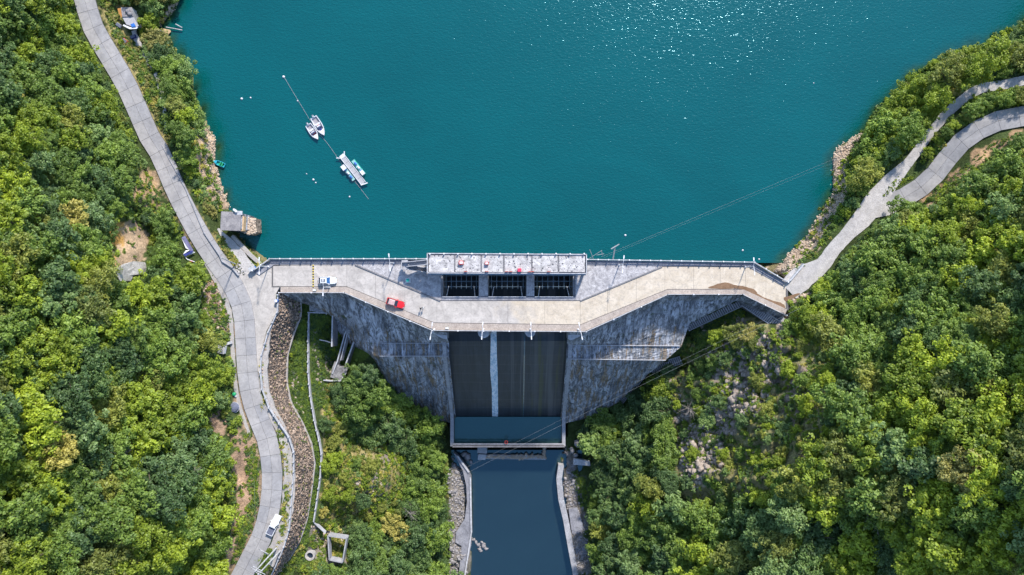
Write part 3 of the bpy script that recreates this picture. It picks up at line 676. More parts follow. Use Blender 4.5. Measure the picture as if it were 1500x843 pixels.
fr = face([[(832,487,-.3),(857,487,-.3),(978,433,-.3),(1087,433,-.3)],
           [(832,492,-2.5),(857,491,-2.5),(978,441,-3.5),(1080,440,-3.5)],
           [(831,498,-5.5),(870,497,-5.5),(975,474,-6.5),(1010,474,-8)],
           [(830,506,-9),(900,506,-9),(970,507,-9),(998,508,-9)],
           [(830,526,-9.8),(900,526,-9.8),(950,528,-9.8),(975,528,-9.8)],
           [(820,622,-36),(865,612,-33),(905,590,-29),(945,552,-18)]], ['face','face','face','face','face'])
dp(face([[(1086,432,-.3),(1118,447,-.3),(1150,463,-.3)], [(1078,441,-5),(1112,457,-4.5),(1143,470,-3.5)]], ['face']), 'end_face')
dp(fr, 'right_face')
for a, c in (((560,503),(655,503)), ((556,522),(656,522)), ((833,506),(996,507)), ((831,526),(975,528))):
    z = -8.8 if a[1] < 510 else -9.6
    dp(MB().beam(P(*a, z), P(*c, z), .16, .35, M['rail']), 'berm_kerb')
# wing kink at chute tops
for pts in ([(634,487),(655,487),(655,497),(650,497),(640,492)], [(832,487),(857,487),(846,495),(836,499),(832,497)]):
    dp(MB().prism([P(u, v, -2.2) for u, v in pts], 5, M['rail']), 'bracket_block')
# parapets: coping with posts
def parapet(line, h, w, name, post, every=2.6, z0=.1):
    for a, b_ in zip(line, line[1:]):
        A = P(*a, z0); B = P(*b_, z0)
        dp(MB().beam(A+Vector((0,0,h)), B+Vector((0,0,h)), w*.75, .12, M['rail']), 'coping')
        dp(MB().beam(A+Vector((0,0,h*.35)), B+Vector((0,0,h*.35)), w*.6, h*.65, M['rail']), 'parapet_wall')
        nn = max(1, int((B-A).length/every)); 
        pm = post
        for i in range(nn+1):
            q = A.lerp(B, i/nn); o = link('post', pm, None); o.location = q; o.parent = dam; o.matrix_parent_inverse = Matrix.Translation(-Vector(dam.location))
pmesh = MB().box((0,0,.62), (.24,.24,1.3), M['rail']).box((0,0,1.3), (.3,.3,.08), M['white']).mesh('post')
parapet([(372,397),(397,379.5),(626,379.5)], .95, .26, 'parapet', pmesh)
parapet([(860,380.5),(1103,384.5),(1152,413.5)], .95, .26, 'parapet', pmesh)
parapet([(411,429),(505,429),(634,484.2),(858,485.8),(978,431.5),(1087,431.5),(1150,462)], .7, .2, 'parapet', pmesh, 6)
# gates in the three bays
for x0, x1 in ((648,701),(715,771),(783,840)):
    a = P(x0, 400, 0).x+.05; c = P(x1, 400, 0).x-.05; w = c-a; cx = (a+c)/2
    g = MB(); rr = []
    for i in range(9):
        t = R(-55+i*13); rr.append([Vector((x, .4+5.0*math.cos(t), -6.6+5.0*math.sin(t))) for x in (a, c)])
    g.grid(rr, M['steel']); dp(g, 'gate_leaf')
    for k in range(7):
        x = a+w*(k+.5)/7; dp(MB().beam((x, 3.2, -3.2), (x, -.4, -3.0), .16, .3, M['steel2']), 'gate_girder')
    for y in (3.0, 1.6, .2): dp(MB().beam((a, y, -2.95), (c, y, -2.95), .14, .2, M['steel2']), 'gate_beam')
    for s in (-1, 1):
        dp(MB().tube([(cx+s*w*.36, .3, -3), (cx+s*w*.40, -2.2, -1.0)], .12, M['rail']), 'hoist_rod')
    dp(MB().beam((a, -2.35, .35), (c, -2.35, .35), .12, .1, M['white']), 'bay_rail')
# sill strip between bays and road
dp(MB().prism([P(646,434.5,.07), P(843,435,.07), P(843,440.4,.07), P(646,440.4,.07)], .8, M['walk']), 'bay_kerb')
# bridge deck underside beam
dp(MB().prism([P(645,436,-.62)]+[P(845,436,-.62), P(845,484,-.62), P(645,484,-.62)], .8, M['wallc']), 'bridge_slab')
# stilling basin
bas = poly('basin_water', [(662,611),(828,611),(828,650.5),(662,650.5)], -33.2, .4, M['basin'], kind='structure')
at = bas.data.attributes.new('shallow_reflect', 'FLOAT', 'POINT')
dp(MB().beam(P(664,651,-32.9), P(826,651,-32.9), .5, 6, M['beamc']), 'end_sill')
b = MB(); 
for i in range(30):
    u = 665+i*5.4; b.box(P(u, 651, -29.86), (1.0, .35, .1), M['beamc'])
dp(MB().beam(P(664,650.7,-30.2), P(826,650.7,-30.2), .3, .4, M['wallc']), 'sill_edge')

# ------------------------------------------------------------ rocks
phi = (1+5**.5)/2
ICO = np.array([(-1,phi,0),(1,phi,0),(-1,-phi,0),(1,-phi,0),(0,-1,phi),(0,1,phi),(0,-1,-phi),(0,1,-phi),(phi,0,-1),(phi,0,1),(-phi,0,-1),(-phi,0,1)])/1.9
ICF = np.array([(0,11,5),(0,5,1),(0,1,7),(0,7,10),(0,10,11),(1,5,9),(5,11,4),(11,10,2),(10,7,6),(7,1,8),(3,9,4),(3,4,2),(3,2,6),(3,6,8),(3,8,9),(4,9,5),(2,4,11),(6,2,10),(8,6,7),(9,8,1)])
def rocks(name, pts, sizes, mat, flat=.6, parent=None, **k):
    pts = np.array(pts); n = len(pts); sizes = np.array(sizes)[:, None, None]
    V3 = ICO[None]*(1+rng.uniform(-.32, .32, (n, 12, 3))); sc = rng.uniform(.65, 1.3, (n, 1, 3)); sc[..., 2] *= flat
    V3 = V3*sc*sizes; a = rng.uniform(0, 6.28, n); ca_, sa = np.cos(a)[:, None], np.sin(a)[:, None]
    X = V3[..., 0]*ca_-V3[..., 1]*sa; Y = V3[..., 0]*sa+V3[..., 1]*ca_
    V3 = np.stack([X, Y, V3[..., 2]], -1)+pts[:, None]
    Fq = (ICF[None]+np.arange(n)[:, None, None]*12).reshape(-1, 3)
    return link(name, npmesh(name, V3.reshape(-1, 3), Fq, [mat]), parent, **k)
def scatter(poly_, n):
    a = np.array(poly_); lo, hi = a.min(0), a.max(0); out = []
    while len(out) < n:
        q = rng.uniform(lo, hi, (n*2, 2)); m = inpoly(q[:, 0], q[:, 1], poly_); out += [tuple(x) for x in q[m]]
    return out[:n]
def rockzone(name, polys, n, s0, s1, mat, **k):
    pts = []; sz = []
    for p in polys:
        for u, v in scatter(p, n):
            pts.append(tuple(G(u, v, .05))); sz.append(random.uniform(s0, s1)*(1.8 if random.random() < .06 else 1))
    return rocks(name, pts, sz, mat, .35 if mat == M['cliff'] else .6, **k)
shoreR = [(1130,400),(1150,375),(1172,350),(1192,325),(1212,292),(1218,262),(1215,235),(1226,213),(1250,200),(1266,193),(1262,208),(1243,226),(1239,250),(1240,278),(1229,308),(1211,338),(1195,363),(1170,390),(1150,402)]
shoreL = [(294,195),(306,185),(318,205),(319,235),(326,262),(336,292),(341,308),(330,303),(314,285),(303,250),(296,220)]
rockzone('shore_rocks', [shoreR], 1700, .06, .30, M['rock'], kind='stuff')
rockzone('lake_edge_rocks', [shoreL], 650, .07, .26, M['rock'], kind='stuff')
rockzone('far_shore_rocks', [[(256,0),(263,0),(255,18),(241,34),(232,44),(228,40),(240,22)]], 160, .15, .45, M['rock'], kind='stuff')
rockzone('cliff_stones', [[(1030,470),(1085,465),(1120,490),(1150,520),(1140,560),(1120,600),(1070,640),(1050,700),(1040,660),(1050,600),(1040,540)],[(1000,640),(1030,600),(1060,560),(1075,600),(1060,660),(1020,720),(995,700)]], 420, .25, 1.0, M['cliff'], kind='stuff')
rockzone('gorge_stones', [[(960,560),(985,555),(1005,590),(1012,615),(995,620),(970,600)]], 160, .3, .9, M['cliff'], kind='stuff')
rockzone('slope_stones', [[(522,708),(548,690),(565,705),(560,722),(540,735),(525,728)]], 150, .15, .5, M['cliff'], kind='stuff')
rockzone('abutment_stones', [[(1150,440),(1185,428),(1200,440),(1180,455),(1160,470),(1150,495),(1138,490),(1148,465)]], 260, .15, .5, M['rock'], kind='stuff')
rockzone('bank_rubble', [[(826,655),(846,660),(848,700),(858,760),(868,843),(845,843),(828,760),(818,700)]], 700, .12, .42, M['wrock'], kind='stuff')
rockzone('west_bank_rubble', [[(664,668),(655,700),(660,760),(655,843),(684,843),(684,720),(678,690)]], 600, .12, .5, M['wrock'], kind='stuff')
rockzone('building_rubble', [[(455,770),(480,778),(505,772),(505,800),(480,812),(462,800)]], 220, .12, .4, M['rock'], kind='stuff')
rockzone('terrace_scree', [[(458,480),(464,482),(470,545),(474,580),(468,585),(460,540)], [(425,545),(436,540),(444,600),(450,640),(440,640),(430,600)], [(476,520),(484,525),(484,560),(478,566)]], 150, .12, .42, M['cliff'], kind='stuff')
rockzone('litter_stones', [[(293,415),(315,412),(332,440),(338,470),(338,490),(318,482),(300,455),(288,430)]], 350, .08, .25, M['rock'], kind='stuff')
rockzone('footpath_gravel', [[(330,392),(352,386),(368,400),(352,408)]], 160, .1, .28, M['path'], kind='stuff')
for (u, v, s, lab) in ((699,798,1.9,'long flat brown boulder standing out of the river near the left bank'), (709,800,1.2,'small pale pair-topped boulder in the river, rightmost of the river rocks'),
                       (684,786,1.6,'dark boulder against the left river bank above the long boulder')):
    p = P(u, v, -37.9); pts = [tuple(p+Vector((t_*.75*s+random.uniform(-.35,.35), -t_*s*1.1+random.uniform(-.3,.3), 0))) for t_ in np.linspace(-1, 1, 11)]
    rocks('boulder', pts, rng.uniform(.25, .75, 11), M['wrock'], .5, label=lab, cat='boulder', group='boulders in the river')
# rock slab on the left hill
p = G(192, 398, .3); V3 = []
b = MB(); out = [(172,393),(180,387),(195,383),(207,384),(212,393),(205,402),(190,404),(186,412),(176,412),(170,403)]
b.prism([G(u, v, .9+random.uniform(-.2,.2)) for u, v in out], 1.6, M['slab'])
tag(b.build('rock_slab', bevel=.15), 'pale bare rock slab in a clearing on the left hillside', 'rock slab')

# ------------------------------------------------------------ stone revetment under the left road
rev = empty('stone_revetment', G(410, 560), label='steep slope of mortared brown stones below the white guard wall', cat='retaining wall')
gz = [0]*9+[-.1,-.2,-.4,-.6,-.8,-1.2,-2]; rz = [-8,-9,-10,-10,-10,-10,-10,-10,-10.5,-10.5,-11,-11,-11.5,-12]
def param(line, zs, n):
    pts = [P(u, v, z) for (u, v), z in zip(line, zs)]; L = [0]
    for a, c in zip(pts, pts[1:]): L.append(L[-1]+(c-a).length)
    return [Vector([np.interp(t, L, [p[i] for p in pts]) for i in range(3)]) for t in np.linspace(0, L[-1], n)]
A = RA = param([(u+2, v) for u, v in GUARD], [z-.25 for z in gz], 60); B = RB = param(REVB, [z+.3 for z in rz], 60)
o = MB().grid([[a.lerp(c, t)+Vector((0,0,.12)) for t in np.linspace(0, 1, 8)] for a, c in zip(A, B)], M['mortar']).build('mortar_bed'); o.parent = rev; o.matrix_parent_inverse = Matrix.Translation(-Vector(rev.location))
pts = []; 
for i in range(6800):
    k = random.uniform(0, 58.99); j = int(k); t = random.random(); a = A[j].lerp(A[j+1], k-j); c = B[j].lerp(B[j+1], k-j); pts.append(tuple(a.lerp(c, t)+Vector((0,0,.13))))
o = rocks('stones', pts, rng.uniform(.10, .25, len(pts))*(1+.9*(rng.random(len(pts)) < .12)), M['stone'], .7, kind='stuff'); o.parent = rev; o.matrix_parent_inverse = Matrix.Translation(-Vector(rev.location))
tp = param(REVB, [z+.55 for z in rz], 60); o = MB()
for a, c in zip(tp, tp[1:]): o.beam(a, c, .5, .4, M['shoulder'])
o = o.build('toe_kerb'); o.parent = rev; o.matrix_parent_inverse = Matrix.Translation(-Vector(rev.location))

def child(o, par):
    o.parent = par; o.matrix_parent_inverse = Matrix.Translation(-Vector(par.location)); return o
# ------------------------------------------------------------ walls and kerb lines
def lowwall(name, line, zs, h, w, mat, lab, cat, every=3.0, post=True):
    e = empty(name, P(*line[0], zs[0]), label=lab, cat=cat)
    pts = [P(u, v, z) for (u, v), z in zip(line, zs)]
    for a, c in zip(pts, pts[1:]):
        child(MB().beam(a+Vector((0,0,h/2-.3)), c+Vector((0,0,h/2-.3)), w, h+.6, mat).build('wall_segment'), e)
        if post:
            nn = max(1, round((c-a).length/every))
            for i in range(nn): child(link('post', PM), e).location = a.lerp(c, i/nn)
    return e
PM = MB().box((0,0,.5), (.34,.34,1.1), M['rail']).mesh('guard_post')
lowwall('guard_wall', GUARD, [z-.1 for z in gz], .7, .24, M['rail'], 'white painted guard wall with posts along the outer edge of the left road', 'guard wall')
lowwall('drain_wall', [(486,459),(453,458)]+DRAIN[1:], [-11]*11, .6, .3, M['rail'], 'long thin white wall edging the green terrace below the stone slope', 'low wall')
lowwall('drain_wall', [(460,764),(477,780)], [-12,-12.5], .6, .3, M['rail'], 'short diagonal wall joining the terrace wall to the walled plot', 'low wall', post=False)
lowwall('kerb_wall', [(299,340),(311,358),(322,374),(326,383),(340,392),(350,404)], [.2]*6, .4, .2, M['wallc'], 'low grey wall along the lake side of the left road above the footpath', 'kerb wall', post=False)
lowwall('kerb_wall', [(238,213),(250,236),(272,276),(299,340)], [.4,.4,.3,.2], .3, .18, M['wallc'], 'low grey kerb on the lake side of the left road between the trees', 'kerb wall', post=False)
lowwall('lake_wall', [(341,346),(352,358),(367,374),(384,389)], [-1.5,-1.5,-1.2,-1], .6, .8, M['shoulder'], 'pale slanting shore wall between the lake hut and the dam corner', 'shore wall', post=False)
lowwall('approach_wall', [(1152,413),(1157,410),(1176,387)], [.1,.1,.1], .9, .35, M['rail'], 'short grey wall at the right end of the dam turning towards the lake shore', 'low wall', post=False)

# ------------------------------------------------------------ left abutment terraces: ribs, stairs, platform
def rib(pts, lab, w=.3, drop=3.5, mat='beamc'):
    m = MB(); e = empty('retaining_rib', P(*pts[0]), label=lab, cat='retaining wall', group='stepped retaining walls under the left abutment')
    V3 = [P(*p) for p in pts]
    child(MB().grid([[p+Vector((.15,0,0)), p+Vector((.55,-.1,-drop))] for p in V3][::-1], M[mat]).grid([[p, p-Vector((0,0,drop))] for p in V3], M[mat]).build('wall_face'), e)
    m = MB()
    for a, c in zip(V3, V3[1:]): m.beam(a, c, w, .25, M['rail'])
    child(m.build('coping'), e)
rib([(490,443,-9.5),(487,465,-9.8),(486,508,-10.5)], 'near-vertical stone wall with pale top, leftmost of the three under the abutment', .35, 4)
rib([(496,437,-9),(499,452,-10),(498,459,-10.2)], 'short curved pale-topped wall right beside the dam face', .3, 1.5)
rib([(513,472,-12),(505,490,-12.6),(494,530,-13.5),(487,548,-14)], 'slanting stone wall in the middle between two grassy terraces', .3, 1.2)
rib([(531,468,-11.5),(518,502,-12.5),(506,535,-13.3)], 'long slanting stone wall with bright top, rightmost against the dam face', .35, 5)
rib([(514,473,-11.8),(508,492,-12.4),(499,528,-13.2)], 'low weathered wall running beside the middle slanting wall', .22, .8)
rib([(468,498,-11.2),(478,500,-11.2),(487,503,-11.4)], 'short cross wall between the white terrace wall and the leftmost rib', .22, .8)
def stairs(name, a, c, width, n, lab, zoff=0):
    a = P(*a); c = P(*c); e = empty(name, a, label=lab, cat='stairs')
    d = c-a; L = math.hypot(d.x, d.y); ang = math.atan2(d.y, d.x); sm = MB().box((0,0,0), (L/n*.62, width, .16), M['rail']).mesh('step')
    for i in range(n):
        o = child(link('step', sm), e); o.location = a+d*((i+.5)/n); o.rotation_euler = (0, 0, ang)
    nn = Vector((-d.y, d.x, 0)).normalized()*width/2
    child(MB().prism([a+nn-Vector((0,0,.6)), a-nn-Vector((0,0,.6)), c-nn-Vector((0,0,.6)), c+nn-Vector((0,0,.6))], 2.5, M['beamc']).build('stair_base'), e)
    for s in (-1, 1):
        child(MB().beam(a+nn*s*1.06+Vector((0,0,.35)), c+nn*s*1.06+Vector((0,0,.35)), .16, .5, M['rail']).build('side_wall'), e)
    return e
stairs('stone_stairs', (1139,477,-1.6), (1089,443,-6.5), 2.0, 20, 'upper flight of concrete stairs under the right end of the dam', 0)
stairs('stone_stairs', (1090,441,-6.8), (1006,480,-14.5), 1.9, 28, 'long middle flight of concrete stairs running down to the right dam face')
stairs('stone_stairs', (998,527,-20), (953,541,-24), 2.0, 16, 'short ramped flight against the lower right dam face by the round pipe')
stairs('stone_stairs', (948,537,-24), (905,589,-33), 2.6, 26, 'lowest steep flight of dark stone stairs beside the right dam face')
stairs('stone_stairs', (467,440,-8.2), (467,458,-10.6), 4.2, 9, 'wide dark steps against the foot of the dam at the left abutment')
poly('stair_landing', [(1136,478),(1143,484),(1152,470),(1147,464)], -1.3, 2, M['wallc'], label='small triangular landing at the head of the right stairs beside the boulders', cat='landing')
pf = poly('stone_platform', [(490,530),(498,537),(510,539),(505,550),(498,557),(484,553),(486,541)], -14.2, 2, M['berm'], label='small stone platform at the foot of the slanting terrace walls', cat='platform')
lowwall('platform_edge', [(474,557),(484,558),(499,558),(507,547)], [-14]*4, .5, .25, M['rail'], 'thin bent pale wall edging the small stone platform', 'low wall', post=False)
for (u, v, z, lab) in ((1003,475,-12,'round dark pipe mouth beside the middle stairs at the right dam face'), (945,523,-21,'round dark pipe mouth at the lower right dam face')):
    e = empty('drain_pipe', P(u, v, z), label=lab, cat='pipe')
    b = MB(); n_ = 14
    rgs = [(1.1,0),(1.1,1.6),(.85,1.6),(.85,.1)]
    vs3 = [Vector((math.cos(2*math.pi*i/n_)*r, math.sin(2*math.pi*i/n_)*r, h)) for r, h in rgs for i in range(n_)]
    b.add(vs3, [(k*n_+i, k*n_+(i+1) % n_, (k+1)*n_+(i+1) % n_, (k+1)*n_+i) for k in range(3) for i in range(n_)], M['wallc']); b.build('pipe_ring', e)
    MB().disc((0,0,.2), .84, .05, M['black'], 14).build('pipe_hole', e)

# ------------------------------------------------------------ gatehouse on the crest
gh = empty('gatehouse', P(743, 386, 0), label='long flat-roofed gatehouse with six mottled roof panels over the spillway bays', cat='gatehouse')
ZR = 5.0
xs = [627,666,705,738,779,818,858]
dp_ = lambda mb, name, **k: child(mb.build(name, **k), gh)
dp_(MB().prism([P(626,371.2,ZR-.25), P(859,372.6,ZR-.25), P(859,401,ZR-.25), P(626,400,ZR-.25)], .5, M['beamc']), 'roof_slab')
for i in range(6):
    a, c = xs[i]+1.2, xs[i+1]-1.2
    dp_(MB().prism([P(a,373.5,ZR), P(c,373.8,ZR), P(c,399,ZR), P(a,398.4,ZR)], .24, M['roofc']), 'roof_panel')
for i in range(1, 6): dp_(MB().beam(P(xs[i],372.5,ZR-.1), P(xs[i],400,ZR-.1), .34, .2, M['beamc']), 'roof_beam')
for a, c in (((626,371.5),(859,373)), ((859,373),(859,401)), ((626,400),(859,401)), ((626,371.5),(626,400))):
    dp_(MB().beam(P(*a,ZR+.12), P(*c,ZR+.12), .2, .35, M['rail']), 'roof_edge')
dp_(MB().beam(P(627,401.5,ZR-.4), P(858,402.5,ZR-.4), .35, .5, plain('blue_grey_fascia', (.2,.27,.33), .6, .3)), 'fascia_beam')
for x in xs:
    for v in (375, 398): dp_(MB().box(Vector((P(x,v,ZR).x, P(x,v,ZR).y, 2.3)), (.6,.6,4.8), M['wallc']), 'column')
for i in range(6):
    a = P(xs[i], 376, ZR); c = P(xs[i+1], 376, ZR)
    dp_(MB().box(((a.x+c.x)/2, a.y, 1.6), (abs(c.x-a.x)-.7, .2, 3.2), M['wallc']), 'back_wall')
for i in range(12):
    dp_(MB().disc(P(630+i*20.5, 372 if i % 2 else 372.3, ZR+.25), .2, .5, M['white'], 6), 'roof_post')
for (u, v, w, d) in ((675.5,385,1.1,.9), (713,386,.9,.7)):
    e = dp_(MB().box(P(u,v,ZR+.35), (w,d,.7), M['red']).box(P(u,v,ZR+.73), (w*.7,d*.6,.06), M['white']), 'roof_hatch')
dp_(MB().box(P(761,396,ZR+.4), (.9,.8,.8), paint('pink_red', (.6,.05,.1))), 'roof_box')
for u in (682, 713, 742, 748, 776, 780, 804):
    dp_(MB().beam(P(u-2,398.3,ZR+.5), P(u+2,398,ZR+.8), .12, .5, M['red']).beam(P(u,398.3,ZR+.1), P(u,398.3,ZR+.9), .12, .12, M['red']), 'sign_frame')
rub = [(u, v) for u, v in [(random.uniform(628,857), random.uniform(374,398)) for _ in range(160)]]
o = rocks('roof_debris', [tuple(P(u, v, ZR+.03)) for u, v in rub], rng.uniform(.06, .22, 160), M['beamc'], .4, kind='stuff'); child(o, gh)
# stair up to the gatehouse
def stairs2(a, c, width, n, par):
    a = P(*a); c = P(*c); d = c-a; L = math.hypot(d.x, d.y); ang = math.atan2(d.y, d.x); sm = MB().box((0,0,0), (L/n*.95, width, .16), M['wallc']).mesh('step')
    for i in range(n):
        o = child(link('step', sm), par); o.location = a+d*((i+.5)/n); o.rotation_euler = (0,0,ang)
    nn = Vector((-d.y, d.x, 0)).normalized()*width/2
    for s in (-1, 1): child(MB().beam(a+nn*s+Vector((0,0,.5)), c+nn*s+Vector((0,0,.5)), .18, .9, M['rail']).build('balustrade'), par)
    child(MB().beam(a-Vector((0,0,.25)), c-Vector((0,0,.25)), width*.9, .25, M['wallc']).build('flight_slab'), par)
gs = empty('gatehouse_stairs', P(605, 392, 0), label='double-flight concrete stairs climbing to the left end of the gatehouse roof', cat='stairs')
stairs2((626,396,.3), (597,391.5,2.6), 1.1, 12, gs); stairs2((597,387.5,2.7), (626,384.5,4.9), 1.1, 12, gs)
child(MB().box(P(593,388.5,2.5), (1.5,2.4,.2), M['wallc']).build('landing'), gs)
for a, c in (((588.5,384.5),(588.5,395)), ((588.5,384.5),(597,384))): child(MB().beam(P(*a,3.0), P(*c,3.0), .15, .9, M['rail']).build('landing_wall'), gs)
for u, v in ((590,386.5),(590,392)): child(MB().box(P(u,v,1.2), (.3,.3,2.4), M['wallc']).build('column'), gs)

# ------------------------------------------------------------ lamps
lm = {}
def lamp(base, yaw, lab, z=.1, H_=5.9, arm=1.5):
    e = empty('street_lamp', P(*base, z), yaw, label=lab, cat='street lamp', group='white double-arm lamps along the dam crest')
    if 'p' not in lm:
        lm['p'] = MB().tube([(0,0,0),(0,0,H_)], .13, M['white'], 8, .07).mesh('pole')
        lm['b'] = MB().disc((0,0,0), .28, .25, M['white'], 10, .2).mesh('base')
        lm['a'] = MB().tube([(0,0,H_-.2),(0,.7,H_+.25),(0,arm,H_+.3)], .06, M['white'], 6).mesh('arm')
        lm['h'] = MB().box((0,arm+.25,H_+.27), (.26,.8,.12), M['white']).box((0,arm+.25,H_+.2), (.2,.6,.04), M['rim']).mesh('lamp_head')
    link('pole', lm['p'], e); link('base', lm['b'], e)
    for s in (0, math.pi):
        a = link('arm', lm['a'], e, rz=s); link('lamp_head', lm['h'], a)
lamp((577,386), R(5), 'white lamp on the upstream walkway, first left of the gatehouse')
lamp((907,388.5), R(-6), 'white lamp on the upstream walkway just right of the gatehouse')
lamp((1092,391.5), R(3), 'white lamp at the right bend of the upstream walkway', .1)
lamp((393,391), R(0), 'white lamp at the left corner of the dam by the blue cabinet')
lamp((636,483), R(-8), 'white lamp on the downstream parapet at the left chute wall')
lamp((708,482.5), R(-4), 'white lamp on the downstream parapet left of the falling water')
lamp((777,482.5), R(3), 'white lamp on the downstream parapet over the right middle pier')
lamp((847,483), R(12), 'white lamp on the downstream parapet at the right chute wall')
lamp((483,421), R(0), 'small white lamp behind the white car at the downstream kerb', .1)

# ------------------------------------------------------------ vehicles
wheel_me = MB().tube([(0,-.11,0),(0,.11,0)], .33, M['tyre'], 14).mesh('tyre'); rim_me = MB().tube([(0,-.12,0),(0,.12,0)], .2, M['rim'], 10).mesh('rim')
def car(name, loc, rz, pm, lab, roofcol=None, sunroof=False, L=4.5, Wd=1.85, pickup=False, hood=1.15, rearx=None):
    e = empty(name, loc, rz, label=lab, cat='pickup truck' if pickup else 'car')
    hl = L/2; hw = Wd/2
    def loft(sec, m):
        b = MB(); b.grid([[Vector(p) for p in s] for s in sec], m); n = len(sec[0]); return b
    # body: stations along x: (x, halfwidth, ztop)
    st = [(-hl, hw*.78, .62), (-hl+.08, hw*.9, .86), (-hl+.6, hw, .95), (-.9, hw, .97), (.7, hw, .96), (hl-1.0, hw*.98, .92), (hl-.35, hw*.92, .8), (hl-.05, hw*.74, .62), (hl, hw*.66, .5)]
    if pickup: st = [(-hl, hw*.95, .95), (-hl+.05, hw, .98), (-1, hw, .98), (.7, hw, .97), (hl-1, hw*.98, .95), (hl-.2, hw*.93, .85), (hl, hw*.8, .6)]
    sec = []
    for x, w, z in st: sec.append([(x, -w*.96, .25), (x, -w, .5), (x, -w*.97, z-.12), (x, -w*.86, z), (x, 0, z+.04), (x, w*.86, z), (x, w*.97, z-.12), (x, w, .5), (x, w*.96, .25)])
    b = loft(sec, pm); n = 9; b.add([Vector(p) for p in sec[0]], [tuple(range(n))[::-1]], pm); b.add([Vector(p) for p in sec[-1]], [tuple(range(n))], pm)
    b.box((0,0,.24), (L*.96, Wd*.9, .1), M['black']); b.build('body', e, smooth=False)
    f0, f1 = hl-hood-.35, hl-hood-1.15         # windscreen foot, top
    r1, r0 = (-hl+.75, -hl+.2) if not pickup else (-.35, -.45)
    hz = 1.48 if not pickup else 1.6
    cw, ct = hw*.9, hw*.72
    # glasshouse sides
    g = MB(); 
    for s in (-1, 1): g.add([Vector((r0, s*cw, .95)), Vector((f0, s*cw, .95)), Vector((f1, s*ct, hz-.03)), Vector((r1, s*ct, hz-.03))], [(0,1,2,3) if s < 0 else (3,2,1,0)], M['glass'])
    g.build('side_window', e)
    MB().add([Vector((f0, -cw*.95, .96)), Vector((f0, cw*.95, .96)), Vector((f1, ct*.97, hz-.02)), Vector((f1, -ct*.97, hz-.02))], [(0,1,2,3)], M['bglass'] if roofcol is None else M['glass']).build('windscreen', e)
    MB().add([Vector((r0, cw*.92, .97)), Vector((r0, -cw*.92, .97)), Vector((r1, -ct*.95, hz-.02)), Vector((r1, ct*.95, hz-.02))], [(0,1,2,3)], M['glass']).build('rear_window', e)
    rf = MB().add([Vector((r1-.05, -ct, hz-.02)), Vector((f1+.05, -ct, hz-.02)), Vector((f1+.05, ct, hz-.02)), Vector((r1-.05, ct, hz-.02)), Vector((r1+.1, -ct*.8, hz+.04)), Vector((f1-.08, -ct*.8, hz+.04)), Vector((f1-.08, ct*.8, hz+.04)), Vector((r1+.1, ct*.8, hz+.04))],
              [(4,5,6,7),(0,1,5,4),(1,2,6,5),(2,3,7,6),(3,0,4,7)], roofcol or pm).build('roof', e)
    for s in (-1, 1):
        MB().beam((f0, s*cw, .96), (f1, s*ct, hz), .08, .08, pm).beam((r0, s*cw, .96), (r1, s*ct, hz), .09, .09, pm).build('pillar', e)
        MB().box((f0-.25, s*(hw+.1), 1.02), (.18,.22,.15), pm).build('mirror', e)
        MB().box((hl-.16, s*hw*.62, .66), (.2,.32,.14), M['rim'], ).build('headlight', e)
        MB().box((-hl+.06, s*hw*.7, .72), (.1,.3,.16), M['red']).build('tail_light', e)
        for x in (-L*.3, L*.31):
            w = link('wheel', wheel_me, e, loc=(x, s*(hw-.1), .33)); link('rim', rim_me, w)
    if sunroof: MB().box(((r1+f1)/2-.05, 0, hz+.045), (.85, ct*1.15, .03), M['glass']).build('sunroof', e)
    if pickup:
        MB().box(((-hl-.45)/2, 0, 1.0), (hl-.6, Wd*.82, .06), M['slate']).build('bed_cover', e)
        for s in (-1, 1): MB().box(((-hl-.45)/2, s*hw*.92, 1.02), (hl-.5, .1, .16), pm).build('bed_side', e)
        MB().box((-hl+.06, 0, 1.0), (.1, Wd*.9, .16), pm).build('tailgate', e)
    return e
car('parked_car', P(480.5,411.3,0), 0, M['pwhite'], 'white car with dark sunroof parked on the crest by the striped speed bump', sunroof=True, L=4.55, Wd=1.9)
car('parked_car', P(580,444.3,0), R(-17), M['pred'], 'red car parked at an angle on the crest near the downstream parapet', roofcol=plain('pale_roof_film', (.5,.33,.32), .4, .5), L=4.7, Wd=1.85, hood=1.35)
car('pickup_truck', P(402.5,768,-.45), R(64), M['pwhite'], 'white pickup truck with dark bed cover on the road at lower left', L=5.3, Wd=1.9, pickup=True)
# speed bump: yellow and black blocks
e = empty('speed_bump', P(458.8, 405, .0), R(90), label='yellow and black striped speed bump across the crest road left of the white car', cat='speed bump')
for i in range(18):
    MB().box((2.75-.325*i, 0, .06), (.31, .36, .08), M['black'] if i % 2 else M['yellow'], taper=.85).build('rubber_block', e)
# green box and dog-house like cover
e = empty('utility_box', P(598, 411, .08), 0, label='small green box on a white base on the paving left of the gatehouse', cat='utility box')
MB().box((0,0,.25), (1.2,1.2,.5), M['white']).build('base', e); MB().box((0,.05,.75), (.75,.75,.55), M['teal'], taper=.9).build('lid', e)
e = empty('blue_cabinet', P(371.5, 394, 0), R(25), label='small blue cabinet beside the lamp at the left dam corner', cat='cabinet')
MB().box((0,0,.6), (1.5,.8,1.2), M['blue']).build('cabinet_body', e); MB().box((0,0,1.24), (1.7,1,.08), M['rail']).build('cabinet_roof', e)
e = empty('blue_barrel', P(406.3, 441, 0), 0, label='blue barrel at the corner of the white guard wall beside the dam', cat='barrel')
MB().disc((0,0,0), .42, .55, M['blue'], 12, .46).disc((0,0,.55), .46, .5, M['blue'], 12, .42).build('barrel_body', e); MB().disc((0,0,1.05), .36, .05, M['white'], 12).build('barrel_lid', e)
